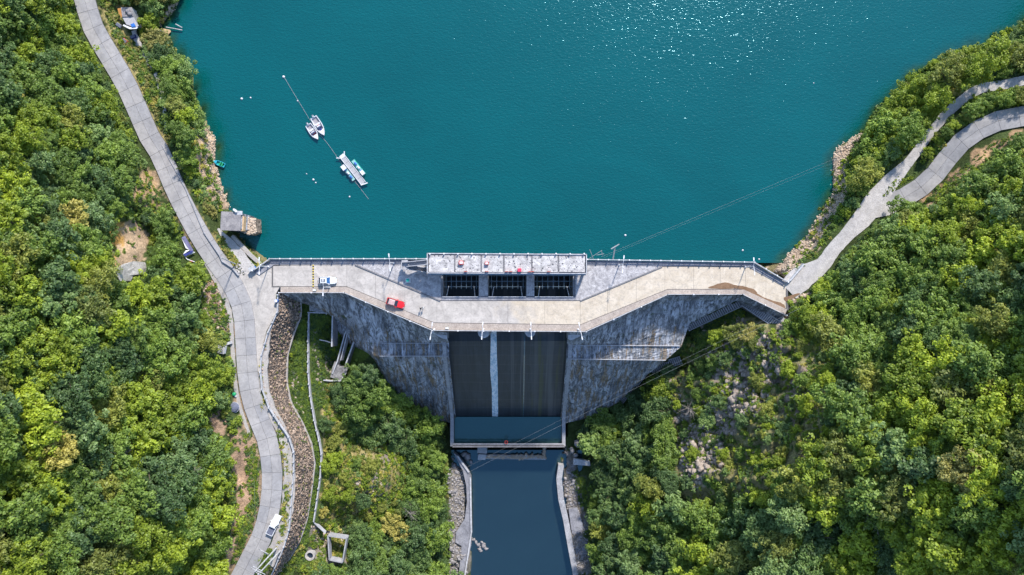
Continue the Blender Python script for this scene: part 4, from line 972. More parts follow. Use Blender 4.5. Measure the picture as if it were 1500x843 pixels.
# green things on kerb
for (u, v, lab) in ((461,425.5,'small green cap on the downstream kerb below the speed bump'), (655,481,'small teal box on the downstream kerb beside the left chute lamp')):
    e = empty('small_box', P(u, v, .1), 0, label=lab, cat='box'); MB().box((0,0,.2), (.7,.35,.4), M['teal']).build('box_body', e); MB().box((0,0,.42), (.76,.4,.05), M['white']).build('box_lid', e)
# people by the crest: walking figures
def person(loc, rz, top, lab, ph=.35):
    e = empty('person', loc, rz, label=lab, cat='person')
    pts = {'pel':(0,0,.95),'ch':(0.02,0,1.3),'nk':(.03,0,1.48),'hd':(.05,0,1.62),'ht':(.05,0,1.74),'sL':(0.02,.19,1.42),'sR':(.02,-.19,1.42),'eL':(-.08,.25,1.15),'eR':(.12,-.25,1.15),'hL':(.02,.27,.92),'hR':(.3,-.24,.98),
           'qL':(0,.1,.9),'qR':(0,-.1,.9),'kL':(.2,.1,.52),'kR':(-.05,-.1,.5),'aL':(.18,.1,.08),'aR':(-.3,-.1,.14),'tL':(.36,.1,.04),'tR':(-.14,-.1,.04)}
    ed = [('pel','ch'),('ch','nk'),('nk','hd'),('hd','ht'),('ch','sL'),('ch','sR'),('sL','eL'),('eL','hL'),('sR','eR'),('eR','hR'),('pel','qL'),('pel','qR'),('qL','kL'),('kL','aL'),('aL','tL'),('qR','kR'),('kR','aR'),('aR','tR')]
    rad = {'pel':.16,'ch':.17,'nk':.06,'hd':.1,'ht':.08,'sL':.075,'sR':.075,'eL':.045,'eR':.045,'hL':.04,'hR':.04,'qL':.09,'qR':.09,'kL':.06,'kR':.06,'aL':.045,'aR':.045,'tL':.04,'tR':.04}
    ks = list(pts); me = bpy.data.meshes.new('body'); me.from_pydata([pts[k] for k in ks], [(ks.index(a), ks.index(b)) for a, b in ed], [])
    me.materials.append(top); o = link('body', me, e); m = o.modifiers.new('skin', 'SKIN')
    for i, k in enumerate(ks): me.skin_vertices[0].data[i].radius = (rad[k]*.9, rad[k]*(1.25 if k in ('pel','ch') else 1)); me.skin_vertices[0].data[i].use_root = (k == 'pel')
    o.modifiers.new('sub', 'SUBSURF').levels = 1
    MB().disc((.04,0,1.62), .125, .12, M['black'], 10, .11).disc((.04,0,1.74), .11, .06, M['black'], 10, .04).build('hair', e)
person(P(617,452,0), R(200), M['cloth_b'], 'person in dark clothes walking on the crest road right of the red car')
person(P(620.5,450.8,0), R(200), M['cloth_w'], 'person in a white top walking beside the one in dark clothes')

# ------------------------------------------------------------ boats
def hull_out(L, W_, n=10, stern=.85, bow=2.2):
    o = []
    for i in range(n+1):
        t = i/n; w = W_/2*(stern+(1-stern)*min(1, t*3))*(1-max(0, (t-.45)/.55)**bow); o.append((-L/2+L*t, w))
    return o
def boat(name, loc, rz, L, W_, lab, hullm, floorm, seats=(), motor=True, console=True, group=None):
    e = empty(name, loc, rz, label=lab, cat='boat', group=group)
    o = hull_out(L, W_); top = [(x, w) for x, w in o]+[(x, -w) for x, w in o[::-1][1:]]
    n = len(top); T = [Vector((x, y, .55+.25*max(0, x/L)**2*4)) for x, y in top]; Bm = [Vector((x*.9, y*.7, -.25)) for x, y in top]
    I = [Vector((x*.94, y*.82, p.z)) for (x, y), p in zip(top, T)]; Fl = [Vector((x*.9, y*.76, .12)) for x, y in top]
    b = MB(); b.add(T+Bm, [(i, (i+1) % n, n+(i+1) % n, n+i) for i in range(n)]+[tuple(range(n, 2*n))], hullm)
    b.add(T+I, [(i, n+i, n+(i+1) % n, (i+1) % n) for i in range(n)], hullm); b.add(I+Fl, [(i, n+i, n+(i+1) % n, (i+1) % n) for i in range(n)], hullm)
    b.build('hull', e); MB().add(Fl, [tuple(range(n))[::-1]], floorm).build('floor', e)
    # bow deck
    k = [p for p in I if p.x > L*.12]; k.sort(key=lambda p: math.atan2(p.y, p.x-L*.14))
    if len(k) > 2: MB().add([p+Vector((0,0,.03)) for p in k], [tuple(range(len(k)))], hullm).build('bow_deck', e)
    if console:
        MB().box((.02*L,0,.55), (.3*L*.35, W_*.55, .8), hullm, taper=.85).build('console', e)
        MB().add([Vector((.10*L,-W_*.32,.62)), Vector((.10*L,W_*.32,.62)), Vector((.04*L,W_*.28,1.1)), Vector((.04*L,-W_*.28,1.1))], [(0,1,2,3)], M['bglass']).build('windscreen', e)
    for x, w, c_ in seats: MB().box((x*L,0,.45), (.09*L, W_*w, .4), c_).build('seat', e)
    if motor:
        m = MB().box((-L/2-.2,0,.75), (.55,.4,.5), M['gelcoat'], taper=.7).box((-L/2-.2,0,.1), (.18,.12,1.0), M['black']).build('outboard_motor', e)
        MB().box((-L/2-.32,0,1.02), (.25,.3,.06), M['slate']).build('motor_cap', m)
    return e
za = -4.95
boat('speedboat', P(468,186,za), R(-59), 5.6, 2.1, 'larger white speedboat with red seat detail moored on the rope, right one of the pair', M['gelcoat'], M['boatdeck'], ((-.12,.65,M['gelcoat']),(.17,.3,M['navy']),(-.03,.2,M['red'])), group='white speedboats moored side by side')
boat('speedboat', P(459.5,194.5,za), R(-56), 4.7, 1.9, 'smaller white speedboat moored on the rope, left one of the pair', M['gelcoat'], M['boatdeck'], ((-.14,.6,M['gelcoat']),(.06,.5,M['red'])), group='white speedboats moored side by side')
boat('rowing_boat', P(322,240,za), R(158), 3.2, 1.25, 'small blue boat with green cover pulled up at the left shore', M['cyan'], M['teal'], ((-.1,.8,M['green']),(-.28,.8,M['green'])), motor=False, console=False)
# bigger cover for the rowing boat
# work raft
rf = empty('work_raft', P(518,250,za), R(-52), label='grey plank work raft with teal side floats and blue barrels moored at the rope end', cat='raft')
for i in range(5): MB().box((-3.4+i*1.72,0,.55), (1.66,1.15,.12), M['grate']).build('deck_board', rf)
for s in (-1, 1): MB().beam((-4.4,s*.66,.6), (4.4,s*.66,.6), .14, .25, M['gelcoat']).build('side_rail', rf)
for s, x0 in ((1, .3), (-1, -.2)):
    fl_ = MB().box((x0, s*1.45, .2), (5.0,1.1,.5), M['teal'] if s > 0 else M['steel2'], taper=.94).build('float', rf)
    MB().box((x0, s*1.45, .46), (4.7,.8,.04), plain('pale_teal_deck', (.22,.42,.4), .6, .3)).build('float_deck', fl_)
    for k, x in enumerate((-1.2, .1, 1.3)):
        MB().tube([(x0+x-.35, s*1.5, .75), (x0+x+.35, s*1.5, .75)], .28, M['blue'] if k != 1 else M['gelcoat'], 10).build('barrel', rf)
MB().box((-1.9,-1.5,.8), (1.3,1.1,.6), M['gelcoat']).build('white_box', rf)
MB().box((2.1,1.5,.8), (1.2,.9,.6), M['gelcoat']).build('white_box', rf)
MB().beam((-4.3,.5,.6), (-5.2,1.2,.6), .22, .2, M['gelcoat']).build('bow_arm', rf); MB().beam((-4.3,-.5,.6), (-5.1,-1.5,.6), .22, .2, M['gelcoat']).build('bow_arm', rf)
MB().box((-4.5,0,.62), (.9,1.3,.15), M['gelcoat']).build('end_platform', rf); MB().beam((4.3,-.8,.6), (4.9,.9,.6), .3, .3, M['gelcoat']).build('end_bar', rf)
# mooring rope: lies in a gentle curve on the surface
rp = [(416,113),(437,148),(455,178),(463,192),(477,207),(495,232),(505,247),(523,270),(540,292)]
tag(MB().tube([P(u, v, za+.08) for u, v in smooth(rp, 4)], .03, M['rail'], 5).build('mooring_rope'), 'long pale mooring rope running past both speedboats to the raft', 'rope')
buoys = [(415.5,113,.36,'white buoy at the far end of the mooring rope'),(436,148,.22,'small float halfway along the rope above the speedboats'),(354,145,.32,'larger of two white floats near the left shore trees'),(367,143.5,.22,'smaller of two white floats near the left shore trees'),
  (459,263.5,.28,'white float to the left of the raft, larger of a pair'),(462.5,268,.2,'tiny white float just below the one left of the raft'),(449,255,.15,'tiny pale float farthest left of the raft'),(512,288.5,.22,'white float below the raft'),
  (916,345,.28,'white float on the lake above the crest lamp right of the gatehouse'),(1088,367,.24,'white float on the lake above the right crest bend'),(1112,380,.22,'white float close to the right parapet bend'),(1192,122,.15,'tiny float near the right shore')]
for u, v, r, lab in buoys:
    e = empty('buoy', P(u, v, za), 0, label=lab, cat='buoy', group='white floats on the lake')
    MB().disc((0,0,-.1), r*.7, r*.5, M['gelcoat'], 10, r).disc((0,0,-.1+r*.5), r, r*.6, M['gelcoat'], 10, r*.4).build('float_body', e)

# ------------------------------------------------------------ lake hut
hut = empty('intake_hut', P(348, 328, -1), label='stone intake hut with flat grey roof standing in the lake by the left shore', cat='hut')
hc = lambda mb, name, **k: child(mb.build(name, **k), hut)
HZ = 3.2
hc(MB().prism([P(u, v, HZ-.35) for u, v in [(325,312),(355,313),(354,336),(324,336)]], 9, M['face']), 'hut_wall')
hc(MB().prism([P(u, v, HZ) for u, v in [(324,310),(353,311),(352,338.5),(322.5,337.5)]], .32, M['hutroof']), 'roof')
hc(MB().prism([P(u, v, HZ+.02) for u, v in [(344,309),(355,309.5),(354.5,315),(344,315)]], .3, M['rail']), 'roof_corner')
hc(MB().prism([P(u, v, HZ-.6) for u, v in [(352.5,317),(357.5,317),(356,338.5),(352.3,338.5)]], 1.5, M['plaster']), 'side_ledge')
hc(MB().prism([P(u, v, -1.0) for u, v in [(352,316),(374,320),(375,340),(366,344),(352,340)]], 9, M['stone']), 'stone_pier')
sp = scatter([(357,318),(374,320),(375,341),(366,344),(357,340)], 170)
child(rocks('pier_stones', [tuple(P(u, v, -.95)) for u, v in sp], rng.uniform(.2, .42, 170), M['rock'], .6, kind='stuff'), hut)
for i in range(3): hc(MB().box(P(343+i*1.6, 307.5+i*1.2, HZ+.3), (.35,.5,.6), M['white']), 'roof_vent')
# shack top left
sh = empty('lakeside_shack', G(188, 25), label='run-down grey shack with a blue tarpaulin among bushes at upper left', cat='shack')
sc_ = lambda mb, name, **k: child(mb.build(name, **k), sh)
zs_ = H(188, 25)+2.6
sc_(MB().prism([P(u, v, zs_-.2) for u, v in [(180,12),(194,12),(197,34),(184,36)]], 3.4, M['wallc']), 'shack_wall')
sc_(MB().prism([P(u, v, zs_+.2) for u, v in [(177,11),(193,11),(195,24),(179,25)]], .15, M['hutroof']), 'roof_sheet')
sc_(MB().prism([P(u, v, zs_) for u, v in [(179,25.5),(195,24.5),(203,38),(199,41),(185,36)]], .15, M['grate']), 'roof_sheet')
sc_(MB().prism([P(u, v, zs_+.4) for u, v in [(191,36),(196,34),(199,39),(193,40)]], .12, M['blue']), 'blue_tarpaulin')
sc_(MB().prism([P(u, v, zs_+.2) for u, v in [(181,36),(190,40),(202,40),(200,42.5),(190,43),(180,38)]], .12, M['white']), 'awning')
sc_(MB().prism([P(u, v, zs_) for u, v in [(172,13),(177,12),(180,22),(178,26),(174,20)]], .15, plain('rusty_sheet', (.42,.2,.06), .8, .2)), 'rusty_sheet')
for u, v, s in ((187,17,1.1),(190,20,.8)): child(rocks('roof_junk', [tuple(P(u, v, zs_+.3))], [s*.8], M['beamc'], .5), sh)
for (u, v, a, mt, lab) in ((196,55,20,M['navy'],'dark covered crate on the path below the shack'), (184,61,-40,M['red'],'faded red board lying beside the shack path'), (175,38,-35,M['wallc'],'stack of grey sheets lying left of the shack')):
    e = empty('yard_item', G(u, v, .2), R(a), label=lab, cat='clutter'); MB().box((0,0,.3), (1.5,.9,.5), mt, taper=.9).build('crate_body', e, bevel=.05); MB().box((0,0,.58), (1.2,.7,.06), M['slate']).build('cover', e)
# landing stage at upper left inlet
e = empty('fishing_stage', P(252, 45, -4.8), 0, label='old wooden fishing stage with two poles in the shaded inlet at upper left', cat='jetty')
child(MB().prism([P(u, v, -4.5) for u, v in [(239,42),(249,44),(250,47),(244,53),(241,52)]], .25, M['plaster']).build('plank_deck'), e)
for a, c in (((243,40),(267,44.5)), ((257,35.5),(267,41)), ((228,43),(240,47))): child(MB().tube([P(*a,-4.4), P(*c,-4.6)], .13, M['rail'], 6).build('pole'), e)
# collapsed tents at left road
tn = empty('collapsed_tent', G(272, 362), label='collapsed violet and white tent on the verge left of the road', cat='tent')
def sheet(pts, dz, mat, name, par, th=.08):
    child(MB().prism([G(u, v, dz+random.uniform(0,.3)) for u, v in pts], th, mat).build(name), par)
sheet([(266,348),(271,346),(283,367),(279,369)], .9, M['tarp'], 'tent_sheet', tn); sheet([(266,349),(270,352),(277,366),(272,364)], .6, M['cloth_w'], 'tent_lining', tn)
sheet([(268,373),(280,368),(284,368),(272,376)], 1.0, M['navy'], 'tent_sheet', tn); sheet([(272,367),(279,366),(268,373)], .8, M['cloth_w'], 'tent_lining', tn); sheet([(281,368),(286,370),(280,373),(275,374)], .7, M['cloth_w'], 'tent_lining', tn)
for a, c in (((270,375),(274,380)), ((274,380),(285,384))): child(MB().tube([G(*a,.6), G(*c,.5)], .09, M['white'], 6).build('tent_pole'), tn)
child(MB().box(G(280,383,.4), (.6,.5,.3), M['red']).build('red_bag'), tn)
e = empty('bin_cover', G(343, 597, .1), R(30), label='round slate-coloured covered heap beside the left road bend', cat='heap')
MB().disc((0,0,0), 1.35, .5, M['slate'], 14, 1.05).disc((0,0,.5), 1.05, .25, M['slate'], 14, .3).build('cover_sheet', e, smooth=False); MB().tube([(1.35*math.cos(t), 1.35*math.sin(t), .05) for t in np.linspace(0, 6.28, 15)], .06, M['rail'], 5).build('tie_rope', e)
e = empty('green_bin', G(344.5, 577, .1), 0, label='small green bin with white base at the road edge above the slate heap', cat='bin')
MB().disc((0,0,0), .34, .8, M['green'], 12, .42).build('bin_body', e); MB().disc((0,0,.8), .46, .12, M['green'], 12, .2).build('lid', e); MB().box((.15,-.55,.2), (.45,.5,.4), M['white']).build('white_sack', e)
e = empty('storage_box', G(327, 512, .1), R(-10), label='white-lidded storage box in the bushes left of the road', cat='box')
MB().box((0,0,.5), (1.6,1.9,1.0), M['gelcoat'], taper=.95).build('box_body', e); MB().box((-.1,0,1.03), (1.7,2.0,.08), M['grate']).build('box_lid', e)
e = empty('stone_post', G(336, 503, .1), R(20), label='pale stone block lying at the verge just above the storage box', cat='stone'); MB().box((0,0,.3), (1.5,.7,.6), M['rail'], taper=.85).build('block', e)
e = empty('blue_board', G(331, 557, .2), R(5), label='narrow blue board lying in the bushes left of the road', cat='board'); MB().box((0,0,.3), (.6,1.5,.08), M['tarp']).build('panel', e); MB().box((0,0,.2), (.5,.1,.2), M['rail']).build('batten', e)
e = empty('litter_bag', G(289, 411, .1), 0, label='white bag lying beside the brown leaf litter left of the road', cat='bag'); rocks('bag', [(0,0,.25)], [.42], M['cloth_w'], .7, e)
# walled plot, well
pl = empty('walled_plot', G(497, 803), label='small rectangular walled plot of dry weeds below the gorge slope', cat='walled plot')
w_ = [(482,783),(509,787),(503,822),(484,818)]
for i in range(4):
    a, c = w_[i], w_[(i+1) % 4]; child(MB().beam(P(*a,-13.2), P(*c,-13.2), .3, 2.4, M['wallc']).build('wall'), pl)
wl = empty('round_well', P(455,813,-12), label='round stone-rimmed well beside the walled plot', cat='well')
b = MB(); n_ = 14; rgs = [(1.35,-.6),(1.35,.7),(.85,.7),(.85,-.3)]
b.add([Vector((math.cos(2*math.pi*i/n_)*r, math.sin(2*math.pi*i/n_)*r, h)) for r, h in rgs for i in range(n_)], [(k*n_+i, k*n_+(i+1) % n_, (k+1)*n_+(i+1) % n_, (k+1)*n_+i) for k in range(3) for i in range(n_)], M['path']); b.build('rim', wl)
MB().disc((0,0,.0), .86, .05, M['glass'], 14).build('well_water', wl)
wl.location = G(455, 813, .4)
# utility poles
def upole(name, base, z, top, zt, lab, cross=True, r=.22):
    A_ = P(*base, z); B_ = P(*top, zt); e = empty(name, A_, label=lab, cat='utility pole')
    d = B_-A_; MB().tube([Vector((0,0,0)), d], r, M['rail'], 8, r*.65).build('pole', e)
    if cross:
        for k in (.9, .97): MB().beam(d*k+Vector((-1.1,.6,0)), d*k+Vector((1.1,-.6,0)), .12, .12, M['rail']).build('crossarm', e)
        for s in (-1, 0, 1): MB().disc(d*.97+Vector((s*.9,-s*.5,.06)), .07, .25, M['black'], 6).build('insulator', e)
    return e
upole('utility_pole', (405,803), -.8, (374,837), 14.5, 'pale concrete utility pole at lower left, upper of the leaning pair')
upole('utility_pole', (411,807), -1, (378,842), 14.5, 'pale concrete utility pole at lower left, lower of the leaning pair')
upole('utility_pole', (345,387), -.2, (324,378), 8.5, 'pale pole leaning over the left road beside the footpath', False, .17)
upole('utility_pole', (391,813), -.8, (386,808), 6, 'short dark equipment pole beside the leaning pair at lower left', True, .15)
def cable(a, c, sag, lab, r=.05):
    A_ = P(*a); B_ = P(*c); pts = [A_.lerp(B_, t)-Vector((0,0,4*sag*t*(1-t))) for t in np.linspace(0, 1, 24)]
    tag(MB().tube(pts, r, M['cable'], 4).build('power_cable'), lab, 'cable', 'power cables over the gorge and lake')
cable((640,716,-14), (1172,452,8), 2.0, 'lower of two pale cables crossing the gorge below the dam', .016)
cable((660,697,-14), (1168,446,8), 1.5, 'upper thin cable crossing the gorge below the dam', .012)
cable((880,377,3), (1232,229,6), 1.2, 'thicker pale cable over the lake from the crest to the right shore', .013)
cable((884,378,3), (1236,232,6), 1.6, 'fainter second cable over the lake towards the right shore', .009)
cable((372,700,9), (374,836,14.4), .3, 'thin dark wire above the lower left road bend', .012)
# unidentified grey marks above the upstream parapet, built as bars
e = empty('grey_bars', P(899, 380, .5), label='thin grey bars leaning out over the lake above the upstream parapet', cat='steel bracket')
lf_ = M['cable']
for a, c, w in (((898,380,.8),(901,361,2.5),.5), ((895,365,2.5),(907,358,2.6),.35), ((863,379,.8),(881,367.5,2),.15), ((864,366,2),(869,379,.9),.15), ((881,367,2),(883,376,1),.2), ((874,374,1.5),(885,372,1.5),.15)):
    child(MB().beam(P(*a), P(*c), w*.7, .15, lf_).build('grey_bar'), e)

# ------------------------------------------------------------ banks and walls of the river
bw = empty('river_training_wall', P(680, 720, -36), label='pale concrete training wall with flat top along the left river bank', cat='river wall')
child(MB().prism([P(u, v, -35.5) for u, v in [(664,663),(670,668),(684,686),(690,700),(690,745),(691,770),(690,800),(681,843),(679,900),(668,900),(672,843),(676,800),(667,795),(668,780),(681,760),(684,735),(683,712),(678,690)]], 4, M['walk']).build('wall_top'), bw)
child(MB().beam(P(689,700,-35.3), P(690.5,780,-35.3), .5, .5, M['rail']).build('coping'), bw)
child(MB().beam(P(670,668,-35.3), P(687,692,-35.3), .5, .5, M['rail']).build('coping'), bw)
child(MB().beam(P(690.5,780,-35.3), P(681,843,-35.3), .4, .5, M['rail']).build('coping'), bw)
be = empty('river_training_wall', P(830, 740, -36), label='low concrete training wall along the right river bank', cat='river wall')
rb = [(820,680),(817,700),(820,730),(827,760),(834,800),(842,843),(848,880)]
for a, c in zip(rb, rb[1:]): child(MB().beam(P(a[0]+1.5,a[1],-36.6), P(c[0]+1.5,c[1],-36.6), 1.7, 3, M['wallc']).build('wall_segment'), be)
child(MB().prism([P(u, v, -35.6) for u, v in [(833,746),(846,745),(853,765),(858,790),(859,830),(848,836),(842,800),(836,770)]], 2, M['walk']).build('apron_slab'), be)
poly('concrete_block', [(840,672),(864,676),(865,683),(840,681)], -33.5, 1.5, M['rail'], label='flat pale concrete block among bushes on the right river bank', cat='concrete block')
L_ = empty('rubble_weir', P(760, 668, -37), label='L-shaped rubble weir across the river just below the stilling basin', cat='weir')
child(MB().beam(P(700,668.5,-37.6), P(799,670,-37.6), 1.3, 1.4, M['wallc']).build('weir_wall'), L_)
child(MB().beam(P(797,652,-37.6), P(797,668,-37.6), .9, 1.4, M['wallc']).build('weir_wall'), L_)
pts = [(random.uniform(712,800), random.gauss(669.5,1.4)) for _ in range(190)]+[(random.gauss(797,1), random.uniform(653,668)) for _ in range(40)]
child(rocks('weir_stones', [tuple(P(u, v, -36.95)) for u, v in pts], rng.uniform(.18,.45,230), M['rock'], .6, kind='stuff'), L_)
poly('intake_block', [(700,651.5),(714,651.5),(713,665),(699,664)], -34.5, 4, M['wallc'], label='dark square concrete block attached below the basin sill', cat='concrete block')
poly('small_block', [(701,666),(712,666),(711,674),(700,674)], -36, 2.5, M['rail'], label='small pale concrete block at the left end of the rubble weir', cat='concrete block')
rocks('bank_rock', [tuple(P(684,670,-37.4)), tuple(P(690,677,-37.6)), tuple(P(680,666,-37.3))], [1.3,.8,1.0], M['wrock'], .6, label='pale rock outcrop at the water edge left of the weir', cat='rock')
rocks('bank_rock', [tuple(P(846,650,-33.4)), tuple(P(838,660,-34.4)), tuple(P(843,668,-34.4))], [1.0,.9,.8], M['wrock'], .6, label='dark rocks at the foot of the right chute wall', cat='rock')
e = empty('life_ring', P(741.5, 648, -29.6), 0, label='small red life ring lying on the basin sill', cat='life ring')
for k in range(4):
    MB().tube([(.42*math.cos(t), .42*math.sin(t), .1) for t in np.linspace(k*1.5708, (k+1)*1.5708-.12, 5)], .11, M['red'], 6).build('ring_segment', e)
# damp soil on crest
mp = [(1038,421),(1052,416),(1064,414),(1078,418),(1090,420),(1104,424),(1112,432),(1122,437),(1133,441),(1146,445),(1150,450),(1147,455),(1136,451),(1120,443),(1106,436),(1090,424.5),(1060,423.5),(1040,423)]
MB().prism([P(u+random.uniform(-.5,.5), v+random.uniform(-.4,.4), .035) for u, v in smooth(mp+[mp[0]], 4)[:-1]], .03, M['mud']).build('damp_soil', kind='structure')
mp = [(1148,436),(1156,434),(1168,430),(1172,431),(1162,437),(1154,442),(1149,440)]
MB().prism([P(u, v, .05) for u, v in smooth(mp+[mp[0]], 3)[:-1]], .05, M['mud']).build('damp_soil', kind='structure')
mp = [(416,560),(379,565),(381,580),(385,590),(383,578)]

# ------------------------------------------------------------ vegetation
def crown_mesh(name, seed, Rr, Hh, nl, per, leaf, mat, style='round', inner=.15):
    r = np.random.default_rng(seed)
    th = r.uniform(0, 2*np.pi, nl); cz = r.uniform(-.35, 1, nl); rad = r.uniform(.45, .95, nl)
    if style == 'flat': rad = r.uniform(.3, 1.0, nl); cz = r.uniform(-.1, .55, nl)
    wob = 1+.28*np.sin(th*2+r.uniform(0,6))+.18*np.sin(th*3+r.uniform(0,6))
    s = np.sqrt(1-np.clip(cz, -1, 1)**2)
    C3 = np.stack([np.cos(th)*s*rad*wob*Rr, np.sin(th)*s*rad*wob*Rr, cz*rad*Hh], -1)
    lr = r.uniform(.13, .27, nl)*Rr*(.9 if style != 'flat' else .8)
    n = nl*per; ci = np.repeat(np.arange(nl), per)
    d = r.normal(size=(n, 3)); d[:, 2] = np.abs(d[:, 2])*.9-.25; d /= np.linalg.norm(d, axis=1)[:, None]
    pos = C3[ci]+d*lr[ci][:, None]*np.cbrt(r.uniform(.25, 1.5, n))[:, None]*np.array([1, 1, .75])
    k = r.random(n) < inner; pos[k] *= r.uniform(.2, .8, (k.sum(), 1))
    nrm = d*.8+r.normal(size=(n, 3))*.45+np.array([0,0,.55]); nrm /= np.linalg.norm(nrm, axis=1)[:, None]
    t = np.cross(nrm, r.normal(size=(n, 3))); t /= np.linalg.norm(t, axis=1)[:, None]; b_ = np.cross(nrm, t)
    sz = leaf*r.uniform(.6, 1.35, n)[:, None]; asp = {'round': .62, 'flat': .5, 'blade': .22}[style]
    if style == 'blade': sz = sz*2.0
    bend = nrm*sz*.25
    V3 = np.stack([pos-t*sz, pos-b_*sz*asp-bend*.3, pos+t*sz-bend, pos+b_*sz*asp-bend*.3], 1).reshape(-1, 3)
    V3[:, 2] -= C3[:, 2].min()*0
    lobe = r.uniform(-.3, .3, nl); lv = np.clip(.45+lobe[ci]+r.uniform(-.35, .35, n)+d[:, 2]*.1, 0, 1)
    return npmesh(name, V3, np.arange(n*4).reshape(-1, 4), [mat], {'lv': ('FLOAT', np.repeat(lv, 4).astype(np.float32))})
def trunk_mesh(seed, h, r0, spread):
    r = random.Random(seed); b = MB(); lean = Vector((r.uniform(-.3,.3), r.uniform(-.3,.3), 0)); top = lean+Vector((0,0,h))
    b.tube([Vector((0,0,-1.2)), lean*.4+Vector((0,0,h*.5)), top], r0, M['bark'], 6, r0*.5)
    for k in range(5):
        a = r.uniform(0, 6.28); s = lean*.7+Vector((0,0,h*r.uniform(.55,.95))); e_ = s+Vector((math.cos(a)*spread*.6, math.sin(a)*spread*.6, h*.3))
        b.tube([s, s.lerp(e_, .5)+Vector((0,0,.15)), e_], r0*.4, M['bark'], 5, r0*.12)
    return b.mesh('trunk')
protos = {}      # (class, variant) -> (crown mesh, trunk mesh, base radius, crown height)
sd_ = 100
for c_ in range(6):
    for vv in range(4 if c_ in (0,1,2) else 3):
        sd_ += 1; rr_ = random.Random(sd_); Rr = 3.0
        style = 'round' if vv < 2 else ('flat' if vv == 2 else 'round')
        protos[(c_, vv)] = (crown_mesh('crown', sd_, Rr, Rr*rr_.uniform(.75, 1.0), 70 if vv != 2 else 80, 58 if vv != 2 else 48, .185 if vv != 1 else .155, LEAF[c_], style), trunk_mesh(sd_, 3.4, .2, 2.6), Rr)
shrubs = {}
for c_ in range(6):
    for vv in range(2):
        sd_ += 1; shrubs[(c_, vv)] = crown_mesh('shrub', sd_, 1.3, .95, 14, 30, .2, LEAF[c_], 'round' if vv == 0 else 'blade')
tuft = {c_: crown_mesh('tuft', 900+c_, .55, .35, 6, 16, .12, LEAF[c_], 'blade') for c_ in range(6)}
# where nothing tall may grow
st4 = 3
gu, gv = np.meshgrid(np.arange(-120, 1622, st4), np.arange(-100, 942, st4)); gu = gu.astype(float); gv = gv.astype(float)
EX = pdist(gu, gv, ROADL) < 20
EX |= pdist(gu, gv, ROADR) < 17; EX |= pdist(gu, gv, PATHR) < 8.5; EX |= pdist(gu, gv, PATHW) < 17
EX |= inpoly(gu, gv, LAKE+[(1850,-3000),(-200,-3000)]) | inpoly(gu, gv, RIVER)
DAMP = [(345,395),(372,390),(398,376),(1104,380),(1156,408),(1190,395),(1200,415),(1165,440),(1150,468),(1146,486),(1132,486),(1090,456),(1008,494),(996,520),(905,590),(860,600),(845,640),(845,660),(820,660),(820,690),(690,690),(652,660),(652,606),(636,606),(600,585),(566,562),(548,534),(520,528),(508,560),(480,560),(442,520),(442,560),(470,640),(474,670),(463,770),(440,800),(395,843),(388,800),(405,700),(376,600),(376,500)]
EX |= inpoly(gu, gv, DAMP)
EXh = EX.copy()
EX |= inpoly(gu, gv, [(148,0),(178,0),(205,70),(226,115),(240,175),(262,240),(300,310),(335,360),(300,335),(262,275),(222,190),(190,115),(158,50)])
for kd, cc, pp in BARE:
    if kd in ('soil','orange','tan','litter','verge','shore','rubble'): EX |= inpoly(gu, gv, pp)
for pp in ([(168,380),(214,380),(214,414),(168,414)], [(318,306),(378,306),(378,345),(318,345)], [(172,6),(204,6),(208,70),(190,60),(172,40)], [(262,344),(290,344),(290,388),(262,388)], [(478,780),(512,780),(508,826),(478,822)], [(446,802),(466,802),(466,824),(446,824)], [(318,500),(346,500),(346,525),(318,525)], [(334,568),(356,568),(356,612),(334,612)],
           [(655,655),(692,690),(692,843),(655,843)], [(820,655),(868,668),(862,760),(866,843),(840,843)]):
    EX |= inpoly(gu, gv, pp)
    EXh |= inpoly(gu, gv, pp)
def ex(u, v, r, E=EX, frac=.0):
    n = 0
    for a in range(8):
        for q in (1, .55):
            x = u+math.cos(a*.785)*r*q; y = v+math.sin(a*.785)*r*q
            i = int(round((x+120)/st4)); j = int(round((y+100)/st4))
            if 0 <= j < E.shape[0] and 0 <= i < E.shape[1] and E[j, i]: n += 1
    i = int(round((u+120)/st4)); j = int(round((v+100)/st4))
    if 0 <= j < E.shape[0] and 0 <= i < E.shape[1] and E[j, i]: return True
    return n/16 > frac
